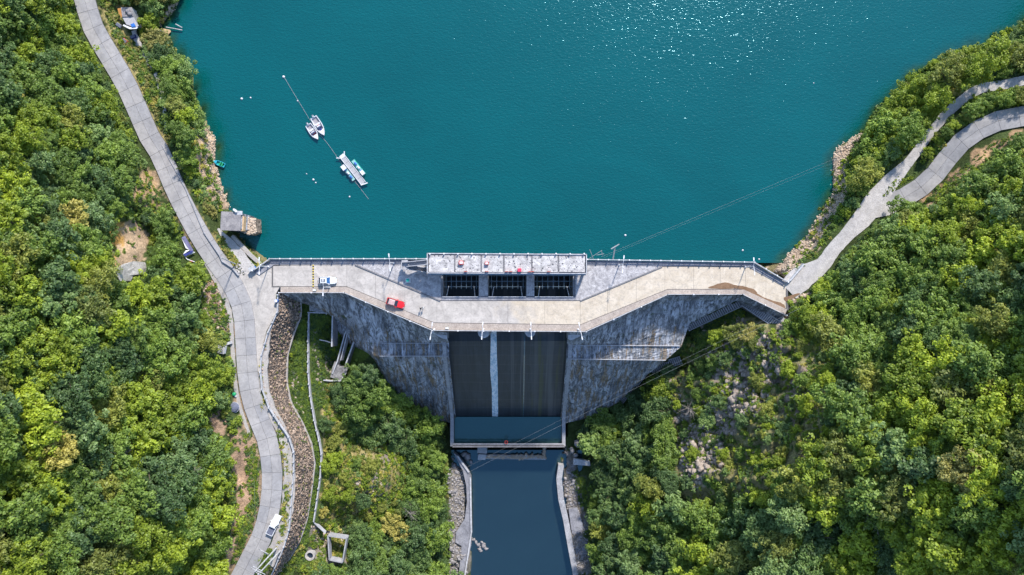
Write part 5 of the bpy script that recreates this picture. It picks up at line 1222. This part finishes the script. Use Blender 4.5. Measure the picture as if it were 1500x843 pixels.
# zones: polygon, class weights, radius range (m), density of trees (0..1), name
ZN = [
 ('upper_left', 'upper part of the left hillside', [(-120,-100),(110,-100),(105,0),(200,215),(235,300),(150,300),(0,250),(-120,200)], (.24,.40,.22,.06,.06,.02), (1.4,2.7), 1),
 ('mid_left', 'middle of the left hillside', [(-120,190),(0,250),(235,290),(345,450),(345,560),(-120,540)], (.15,.42,.28,.08,.06,.01), (1.5,3.1), 1),
 ('low_left', 'lower part of the left hillside', [(-120,530),(345,555),(372,640),(372,740),(330,942),(-120,942)], (.12,.33,.36,.14,.04,.01), (1.6,3.4), 1),
 ('left_shore', 'strip between the left road and the lake', [(130,-100),(300,-100),(262,60),(330,310),(330,345),(250,260),(150,40)], (.1,.3,.15,.08,.3,.07), (1.0,2.3), .9),
 ('right_shore', 'wooded strip along the right lake shore', [(1640,-60),(1500,20),(1330,80),(1260,160),(1250,210),(1225,240),(1150,400),(1190,400),(1300,270),(1390,210),(1500,160),(1640,110)], (.06,.3,.42,.08,.12,.02), (1.2,2.9), 1),
 ('gorge_slope', 'open dry slope left of the river', [(474,575),(505,585),(525,640),(590,655),(605,735),(550,765),(470,775),(474,700)], (.04,.16,.3,.22,.06,.22), (.9,1.9), .07),
 ('gorge_left', 'slope left of the river below the dam', [(474,560),(512,545),(522,528),(548,530),(566,560),(600,590),(662,620),(662,942),(440,942),(470,775),(550,765),(605,735),(590,655),(525,640),(505,585)], (.42,.28,.10,.1,.08,.02), (1.3,3.2), .8),
 ('gorge_right', 'dark gorge side right of the river', [(845,640),(870,600),(950,560),(1005,500),(975,560),(975,640),(1000,760),(990,942),(855,942)], (.5,.33,.05,.04,.08,0), (1.3,3.2), 1),
 ('bluff', 'rocky bluff right of the gorge', [(1010,500),(1090,460),(1150,488),(1215,500),(1215,640),(1130,720),(1020,760),(985,680),(970,600),(975,560)], (.04,.2,.3,.22,.18,.06), (.8,1.9), .06),
 ('upper_right', 'right hillside below the upper road', [(1150,480),(1170,440),(1300,320),(1500,200),(1640,180),(1640,480),(1200,500)], (.10,.44,.22,.10,.12,.02), (1.3,3.0), 1),
 ('low_right', 'lower right hillside', [(990,942),(1000,760),(1130,720),(1215,640),(1215,500),(1640,480),(1640,942)], (.08,.25,.42,.2,.04,.01), (1.6,3.6), 1)]
def pick(w): 
    x = random.random()*sum(w)
    for i, q in enumerate(w):
        x -= q
        if x <= 0: return i
    return 1
trees = []
def overl(u, v, r, lst, grid, cell=40):
    i, j = int(u//cell), int(v//cell)
    for a in (-1,0,1):
        for b_ in (-1,0,1):
            for (x, y, q) in grid.get((i+a, j+b_), ()):
                if (x-u)**2+(y-v)**2 < ((q+r)*.62)**2: return True
    return False
grid = {}
def ZZ(u, v):
    return H(u, v)
shade = vnoise(gu, gv, 55, 77)
for zi, (zn, zl, zp, zw, (r0, r1), dens) in enumerate(ZN):
    a = np.array(zp); lo, hi = a.min(0), a.max(0); area = (hi-lo).prod()
    tries = int(area/30*dens)
    cand = rng.uniform(lo, hi, (tries, 2)); cand = cand[inpoly(cand[:, 0], cand[:, 1], zp)]
    rs = np.sort(r0*.82+(r1*1.25-r0*.82)*rng.uniform(0, 1, len(cand))**1.9)[::-1]
    for (u, v), r in zip(cand, rs):
        z = ZZ(u, v); pr = r*1000/(CAMH-z-3)
        if ex(u, v, pr*.95, EX, .07): continue
        if overl(u, v, pr, trees, grid): continue
        # neighbouring trees tend to share a kind
        w = list(zw); s_ = math.sin(u*.021+zi)+math.cos(v*.027+u*.011); 
        w[0] *= math.exp(-s_*.45); w[2] *= math.exp(s_*.45)
        grid.setdefault((int(u//40), int(v//40)), []).append((u, v, pr)); trees.append((pr, u, v, r, pick(w), zi))
special = [(166,478,4.6,2),(25,380,4.2,2),(1382,110,4.4,2),(1300,205,4.0,2)]
for u, v, r_, c_ in [(1323,308,3.0,1),(166,478,4.3,2),(25,380,4.2,3),(1382,110,4.2,3),(1300,205,3.8,2),(1330,330,3.0,3),(272,105,3.2,4),(290,178,2.7,4)]:
    z = H(u, v); pr = r_*1000/(CAMH-z-3); trees = [t for t in trees if (t[1]-u)**2+(t[2]-v)**2 > (pr*.75)**2]
    trees.append((pr, u, v, r_, c_, next((i for i, q in enumerate(ZN) if inpoly(np.array([float(u)]), np.array([float(v)]), q[2])[0]), 8)))
trees.sort(reverse=True)
infr = lambda t: -6 < t[1] < 1506 and -6 < t[2] < 849
vis = [t for t in trees if infr(t)]; out = [t for t in trees if not infr(t)]
top, rest = vis[:300], vis[300:]+out
def place(u, v, r, hgt):
    z0 = H(u, v)
    for _ in range(3):
        p = P(u, v, z0+hgt); k = (CAMH-z0)/1000; uu = p.x/k+750; vv = 421.5-p.y/k; z0 = H(uu, vv)
    p.z = z0; return p
def sizew(r): return 'big' if r > 2.7 else ('medium-sized' if r > 2.0 else 'small')
rows_ = ['at very top', 'near top', 'in upper third', 'above middle', 'below middle', 'in lower third', 'near bottom', 'at very bottom']
cols_ = ['far left', 'left', 'inner left', 'by left road', 'left of middle', 'left of river', 'right of river', 'right of middle', 'inner right', 'right', 'far right']
keys = {}
for i, t in enumerate(top):
    pr, u, v, r, c_, zi = t
    ks_ = (zi, c_, sizew(r), min(7, max(0, int(v/843*8))), min(10, max(0, int(u/1500*11)))); keys.setdefault((0,)+ks_[1:], []).append(i)
ordw = ['first', 'second', 'third', 'fourth', 'fifth', 'sixth', 'seventh', 'eighth', 'ninth', 'tenth', 'eleventh', 'twelfth', 'thirteenth', 'fourteenth', 'fifteenth', 'sixteenth', 'seventeenth', 'eighteenth', 'nineteenth', 'twentieth']
labels = {}
for (zi, c_, s_, a, b_), ids in keys.items():
    base = f'{s_} {CNAME[c_]} tree {rows_[a]}, {cols_[b_]}'
    ids.sort(key=lambda i: top[i][1])
    for n_, i in enumerate(ids): labels[i] = base if len(ids) == 1 else base+', '+('leftmost such' if n_ == 0 else 'rightmost such' if n_ == len(ids)-1 else ordw[n_]+' such from left')
src = {}
zones_short = [z[1] for z in ZN]
for i, (pr, u, v, r, c_, zi) in enumerate(top):
    nv = 4 if c_ in (0,1,2) else 3; vv = random.randrange(nv); cm, tm, Rr = protos[(c_, vv)]
    k = r/Rr*1.12; hgt = 3.3*k; p = place(u, v, r, hgt)
    e = empty('broadleaf_tree', p, random.uniform(0, 6.28), label=labels[i], cat='tree', group='trees on the '+ZN[zi][1]); e.scale = (k, k, k*random.uniform(.85, 1.25))
    o = link('crown', cm, e, loc=(0,0,3.3)); link('trunk', tm, e); src.setdefault((c_, vv), o)
def bare_tree(p, h, lab, seed):
    r = random.Random(seed); e = empty('bare_tree', p, r.uniform(0,6), label=lab, cat='tree')
    MB().tube([(0,0,-1),(r.uniform(-.4,.4),r.uniform(-.4,.4),h*.5),(r.uniform(-1,1),r.uniform(-1,1),h)], .16, M['twig'], 6, .06).build('trunk', e)
    b = MB()
    for k in range(16):
        a = r.uniform(0,6.28); s_ = Vector((0,0,h*r.uniform(.45,1))); L = r.uniform(1.5,3.4); q = s_+Vector((math.cos(a)*L, math.sin(a)*L, r.uniform(0,1.2)))
        b.tube([s_, s_.lerp(q,.5)+Vector((r.uniform(-.3,.3),r.uniform(-.3,.3),.2)), q], .07, M['twig'], 4, .02)
        for m in range(3): b.tube([s_.lerp(q,.4+.2*m), s_.lerp(q,.4+.2*m)+Vector((r.uniform(-.9,.9),r.uniform(-.9,.9),r.uniform(0,.5)))], .03, M['twig'], 3, .012)
    b.build('branches', e)
for k, (u, v, lab) in enumerate(((1275,765,'bare pale-branched tree in a dark gap of the lower right forest'),(1450,85,'leafless grey tree among the crowns at the upper right shore'),(285,695,'leafless tree above the bare slope near the lower left road'),(180,665,'leafless tree in the middle of the lower left forest'),(600,750,'leafless tree on the slope left of the river'),(1010,600,'dead tree beside the pale rock in the right gorge'))):
    bare_tree(place(u, v, 2, 5), 6.5, lab, 50+k)
# individual shrubs along roads and shore
def in_ranges(pts, nn, rr, cw, zonename, kindname='shrub'):
    out_ = []
    for u, v in scatter(pts, nn*4):
        r = random.uniform(*rr); pr = r*6
        if ex(u, v, pr*.8, EXh, .15): continue
        if any((a-u)**2+(b_-v)**2 < (pr*1.2)**2 for a, b_, _, _ in out_): continue
        out_.append((u, v, r, pick(cw)))
        if len(out_) >= nn: break
    return out_
shz = [([(150,0),(185,0),(215,110),(235,170),(262,250),(300,320),(350,380),(322,372),(280,300),(240,215),(190,130)], 46, (.6,1.2), (.02,.15,.15,.15,.18,.5), 'lakeside of left road'),
       ([(235,175),(262,180),(300,290),(330,310),(335,345),(300,330),(265,265)], 26, (.7,1.3), (.08,.4,.12,.05,.3,.1), 'slope above left shore'),
       ([(480,580),(520,580),(535,660),(525,760),(475,760)], 40, (.6,1.2), (.02,.2,.25,.2,.05,.35), 'dry slope left of river'),
       ([(1158,400),(1192,362),(1205,372),(1185,390),(1168,405)], 12, (.6,1.1), (.02,.25,.3,.15,.1,.2), 'shore beside right dam end'),
       ([(1030,470),(1150,490),(1190,540),(1120,700),(1040,700)], 45, (.5,1.0), (.1,.25,.25,.2,.15,.1), 'rocky bluff')]
sh_n = 0
for pp, nn, rr, cw, zl in shz:
    lst = in_ranges(pp, nn, rr, cw, zl); kk = {}
    for i, (u, v, r, c_) in enumerate(lst): kk.setdefault((c_, r > (rr[0]+rr[1])/2), []).append(i)
    for (c_, big), ids in kk.items():
        ids.sort(key=lambda i: lst[i][1])
        for n_, i in enumerate(ids):
            u, v, r, _ = lst[i]; vv = random.randrange(2); k = r/1.3*1.1; p = place(u, v, r, .4)
            lab = f'{"bushy" if big else "little"} {CNAME[c_]} shrub on {zl}' + ('' if len(ids) == 1 else ', topmost' if n_ == 0 else f', {ordw[n_]} from top')
            if len(ids) > 1: ids2 = sorted(ids, key=lambda i: lst[i][1]); 
            o = link('shrub', shrubs[(c_, vv)], None, loc=p+Vector((0,0,.15)), rz=random.uniform(0,6.28), label=lab, cat='shrub', group='shrubs on the '+zl); o.scale = (k,k,k)
            src.setdefault(('s', c_, vv), o)
# ground cover sources that are real plants standing in the gorge
for c_ in range(6):
    for vv in range(2):
        if ('s', c_, vv) not in src:
            u, v = (495+c_*5, 600+vv*25+c_*3); o = link('shrub', shrubs[(c_, vv)], None, loc=G(u, v, .1), label=f'{CNAME[c_]} {"leafy" if vv == 0 else "grassy"} gorge slope shrub', cat='shrub', group='shrubs on the gorge slope'); src[('s', c_, vv)] = o
    o = link('grass_clump', tuft[c_], None, loc=G(440+c_*2, 470+c_*14, .05), label=f'low {CNAME[c_]} grass clump on terrace below the stone slope, {ordw[c_]} from top', cat='grass clump', group='grass clumps on the terrace'); src[('t', c_)] = o
for kq, (cm, tm, Rr) in protos.items():
    if kq not in src: pass
def gn_scatter(name, items, label=None):
    """items: list of (source object, location, rotz, scale)"""
    srcs = []; 
    for it in items:
        if it[0] not in srcs: srcs.append(it[0])
    n = len(items); co = np.array([tuple(it[1]) for it in items], np.float32); me = bpy.data.meshes.new(name); me.vertices.add(n); me.vertices.foreach_set('co', co.ravel())
    for nm, ty, dta, fld in (('pick', 'INT', [srcs.index(it[0]) for it in items], 'value'), ('turn', 'FLOAT_VECTOR', [c for it in items for c in (random.gauss(0,.12), random.gauss(0,.12), it[2])], 'vector'), ('size', 'FLOAT', [it[3] for it in items], 'value')):
        a = me.attributes.new(nm, ty, 'POINT'); a.data.foreach_set(fld, dta)
    o = link(name, me, kind='stuff')
    ng = bpy.data.node_groups.new(name, 'GeometryNodeTree'); ng.interface.new_socket('Geometry', in_out='INPUT', socket_type='NodeSocketGeometry'); ng.interface.new_socket('Geometry', in_out='OUTPUT', socket_type='NodeSocketGeometry')
    nn = ng.nodes; gi = nn.new('NodeGroupInput'); go = nn.new('NodeGroupOutput'); jn = nn.new('GeometryNodeJoinGeometry')
    def at_(nm, ty):
        x = nn.new('GeometryNodeInputNamedAttribute'); x.data_type = ty; x.inputs['Name'].default_value = nm; return x.outputs[0]
    pk, tu, szz = at_('pick', 'INT'), at_('turn', 'FLOAT_VECTOR'), at_('size', 'FLOAT')
    for i, s_ in enumerate(srcs):
        oi = nn.new('GeometryNodeObjectInfo'); oi.inputs['Object'].default_value = s_; oi.transform_space = 'ORIGINAL'; oi.inputs['As Instance'].default_value = False
        cmp_ = nn.new('FunctionNodeCompare'); cmp_.data_type = 'INT'; cmp_.operation = 'EQUAL'; ng.links.new(pk, cmp_.inputs[2]); cmp_.inputs[3].default_value = i
        ip = nn.new('GeometryNodeInstanceOnPoints'); ng.links.new(gi.outputs[0], ip.inputs['Points']); ng.links.new(cmp_.outputs[0], ip.inputs['Selection'])
        ng.links.new(oi.outputs['Geometry'], ip.inputs['Instance']); ng.links.new(tu, ip.inputs['Rotation']); ng.links.new(szz, ip.inputs['Scale']); ng.links.new(ip.outputs[0], jn.inputs[0])
    ng.links.new(jn.outputs[0], go.inputs[0]); m = o.modifiers.new('scatter', 'NODES'); m.node_group = ng
    return o
its = []
for pr, u, v, r, c_, zi in rest:
    opts = [k for k in src if k[0] == c_ and len(k) == 2 and isinstance(k[0], int)] or [k for k in src if isinstance(k[0], int)]
    k = random.choice(opts); s_ = r/3.0*1.12; p = place(u, v, r, 3.3*s_); p.z += 3.3*s_; its.append((src[k], p, random.uniform(0,6.28), s_))
gn_scatter('forest_canopy', its)
# undergrowth under and between the trees
its = []
for zi, (zn, zl, zp, zw, rr, dens) in enumerate(ZN):
    a = np.array(zp); area = 0
    for i in range(len(zp)): x1, y1 = zp[i]; x2, y2 = zp[(i+1) % len(zp)]; area += x1*y2-x2*y1
    nn = int(abs(area)/2/(30 if zn not in ('bluff', 'gorge_slope') else (140 if zn == 'gorge_slope' else 190)))
    for u, v in scatter(zp, nn):
        if ex(u, v, 4, EX, .2): continue
        w = list(zw); w[0] += .05; w[1] += .2
        c_ = pick(w); s_ = random.uniform(.45, 1.15); its.append((src[('s', c_, 0 if random.random() < .6 else 1)], G(u, v, .1), random.uniform(0,6.28), s_))
# verges and soft edges get small plants
def verge(pp, nn, w, s0, s1, E=EXh, kind='s'):
    for u, v in scatter(pp, nn):
        if ex(u, v, 1, E, .3): continue
        c_ = pick(w); its.append((src[('s', c_, random.randrange(2))] if kind == 's' else src[('t', c_)], G(u, v, .05), random.uniform(0,6.28), random.uniform(s0, s1)))
verge([(150,0),(185,0),(215,110),(235,170),(262,250),(300,320),(350,380),(368,396),(322,372),(280,300),(240,215),(190,130)], 700, (.02,.22,.2,.15,.16,.3), .25, .6)
verge([(185,230),(215,245),(300,390),(338,470),(340,560),(352,615),(325,600),(315,480),(270,400),(200,300)], 420, (.1,.4,.25,.1,.1,.05), .25, .6)
verge([(355,640),(372,660),(384,690),(382,745),(352,820),(335,843),(345,790),(365,730)], 260, (.05,.4,.3,.15,.1,0), .2, .45)
verge([(1296,290),(1312,276),(1345,255),(1338,250),(1305,268),(1290,292)], 60, (.05,.4,.3,.1,.1,0), .25, .5, np.zeros(EX.shape, bool))
verge([(1338,306),(1372,279),(1412,243),(1445,216),(1478,199),(1500,193),(1500,199),(1450,222),(1420,248),(1380,283),(1345,308)], 160, (.05,.5,.25,.1,.1,0), .15, .32, np.zeros(EX.shape, bool))
verge([(1340,310),(1368,305),(1450,240),(1500,205),(1500,215),(1450,255),(1380,315)], 220, (.05,.4,.2,.15,.15,.05), .25, .55)
verge([(1160,402),(1195,365),(1228,310),(1243,250),(1270,200),(1285,205),(1255,260),(1240,305),(1210,355),(1175,400)], 120, (.05,.35,.3,.1,.1,.1), .25, .6)
verge([(345,352),(360,362),(385,388),(372,392),(352,370),(340,352)], 90, (0,.3,.45,0,.1,.15), .15, .35, np.zeros(EX.shape, bool))
gn_scatter('undergrowth', its)
its = []
terr = [(443,440),(482,442),(486,460),(487,470),(484,540),(486,556),(505,560),(485,590),(462,600),(457,560),(456,470),(450,470),(449,560),(462,640),(467,670),(458,760),(440,800),(446,740),(458,670),(440,610),(424,585),(424,525),(443,475)]
for u, v in scatter(terr, 1500): its.append((src[('t', pick((.35,.6,.03,.01,.01,.0)))], G(u, v, .05), random.uniform(0,6.28), random.uniform(.7,1.5)))
for u, v in scatter([(492,446),(512,460),(530,470),(508,530),(494,528),(486,540),(488,510)], 420): its.append((src[('t', pick((.45,.45,.1,0,0,0)))], G(u, v, .1), random.uniform(0,6.28), random.uniform(.7,1.4)))
for u, v in scatter([(1020,478),(1085,452),(1088,456),(1040,500),(1010,505)], 260): its.append((src[('t', pick((.5,.45,.05,0,0,0)))], G(u, v, .1), random.uniform(0,6.28), random.uniform(.8,1.7)))
for pp, nn, w in (([(400,480),(386,510),(386,560),(396,592),(384,600),(380,540)], 60, (0,.3,.2,.1,.1,.3)), ([(405,620),(428,660),(428,720),(420,790),(395,830),(410,780),(420,700),(408,650)], 160, (0,.4,.2,.1,0,.3)),
                  ([(375,820),(398,800),(402,820),(385,843)], 120, (.05,.6,.25,.1,0,0)), ([(840,690),(856,700),(862,740),(850,742),(843,720)], 160, (.3,.6,.1,0,0,0)), ([(484,786),(506,790),(501,818),(487,815)], 170, (0,.1,.15,.35,0,.4)),
                  ([(345,352),(362,362),(388,390),(370,396),(350,370)], 120, (0,.3,.4,0,.1,.2)), ([(330,345),(352,378),(345,392),(318,355)], 120, (0,.2,.2,.1,.1,.4))):
    for u, v in scatter(pp, nn): its.append((src[('t', pick(w))], G(u, v, .05), random.uniform(0,6.28), random.uniform(.7,1.5)))
for _ in range(130):
    k = random.uniform(0, 58.9); j = int(k); t = random.random()**.5; p = RA[j].lerp(RB[j], t)+Vector((0,0,.15)); its.append((src[('t', pick((.1,.4,.2,.1,.1,.2)))], p, random.uniform(0,6.28), random.uniform(.4,1.0)))
for zi, (zn, zl, zp, zw, rr, dens) in enumerate(ZN):
    for u, v in scatter(zp, 900):
        if not ex(u, v, 1, EXh, .3): its.append((src[('t', pick((zw[0]*.5, zw[1]+.2, zw[2], zw[3], .05, zw[5]+.08)))], G(u, v, .05), random.uniform(0,6.28), random.uniform(.9,2.2)))
for pp in ([(1350,300),(1450,235),(1500,200),(1500,215),(1400,285)], [(440,800),(470,770),(478,843),(400,843)], [(372,640),(388,690),(384,745),(345,843),(335,843),(372,740)], [(1150,405),(1290,270),(1300,290),(1180,425)], [(1000,490),(1010,480),(1090,455),(1090,470),(1010,520),(990,545)]):
    for u, v in scatter(pp, 260):
        if not ex(u, v, 0, EXh, .6): its.append((src[('t', pick((.1,.5,.2,.1,.05,.1)))], G(u, v, .05), random.uniform(0,6.28), random.uniform(.8,1.8)))
gn_scatter('grass', its)
print('trees', len(trees), 'in frame', len(vis), 'undergrowth', len(its))
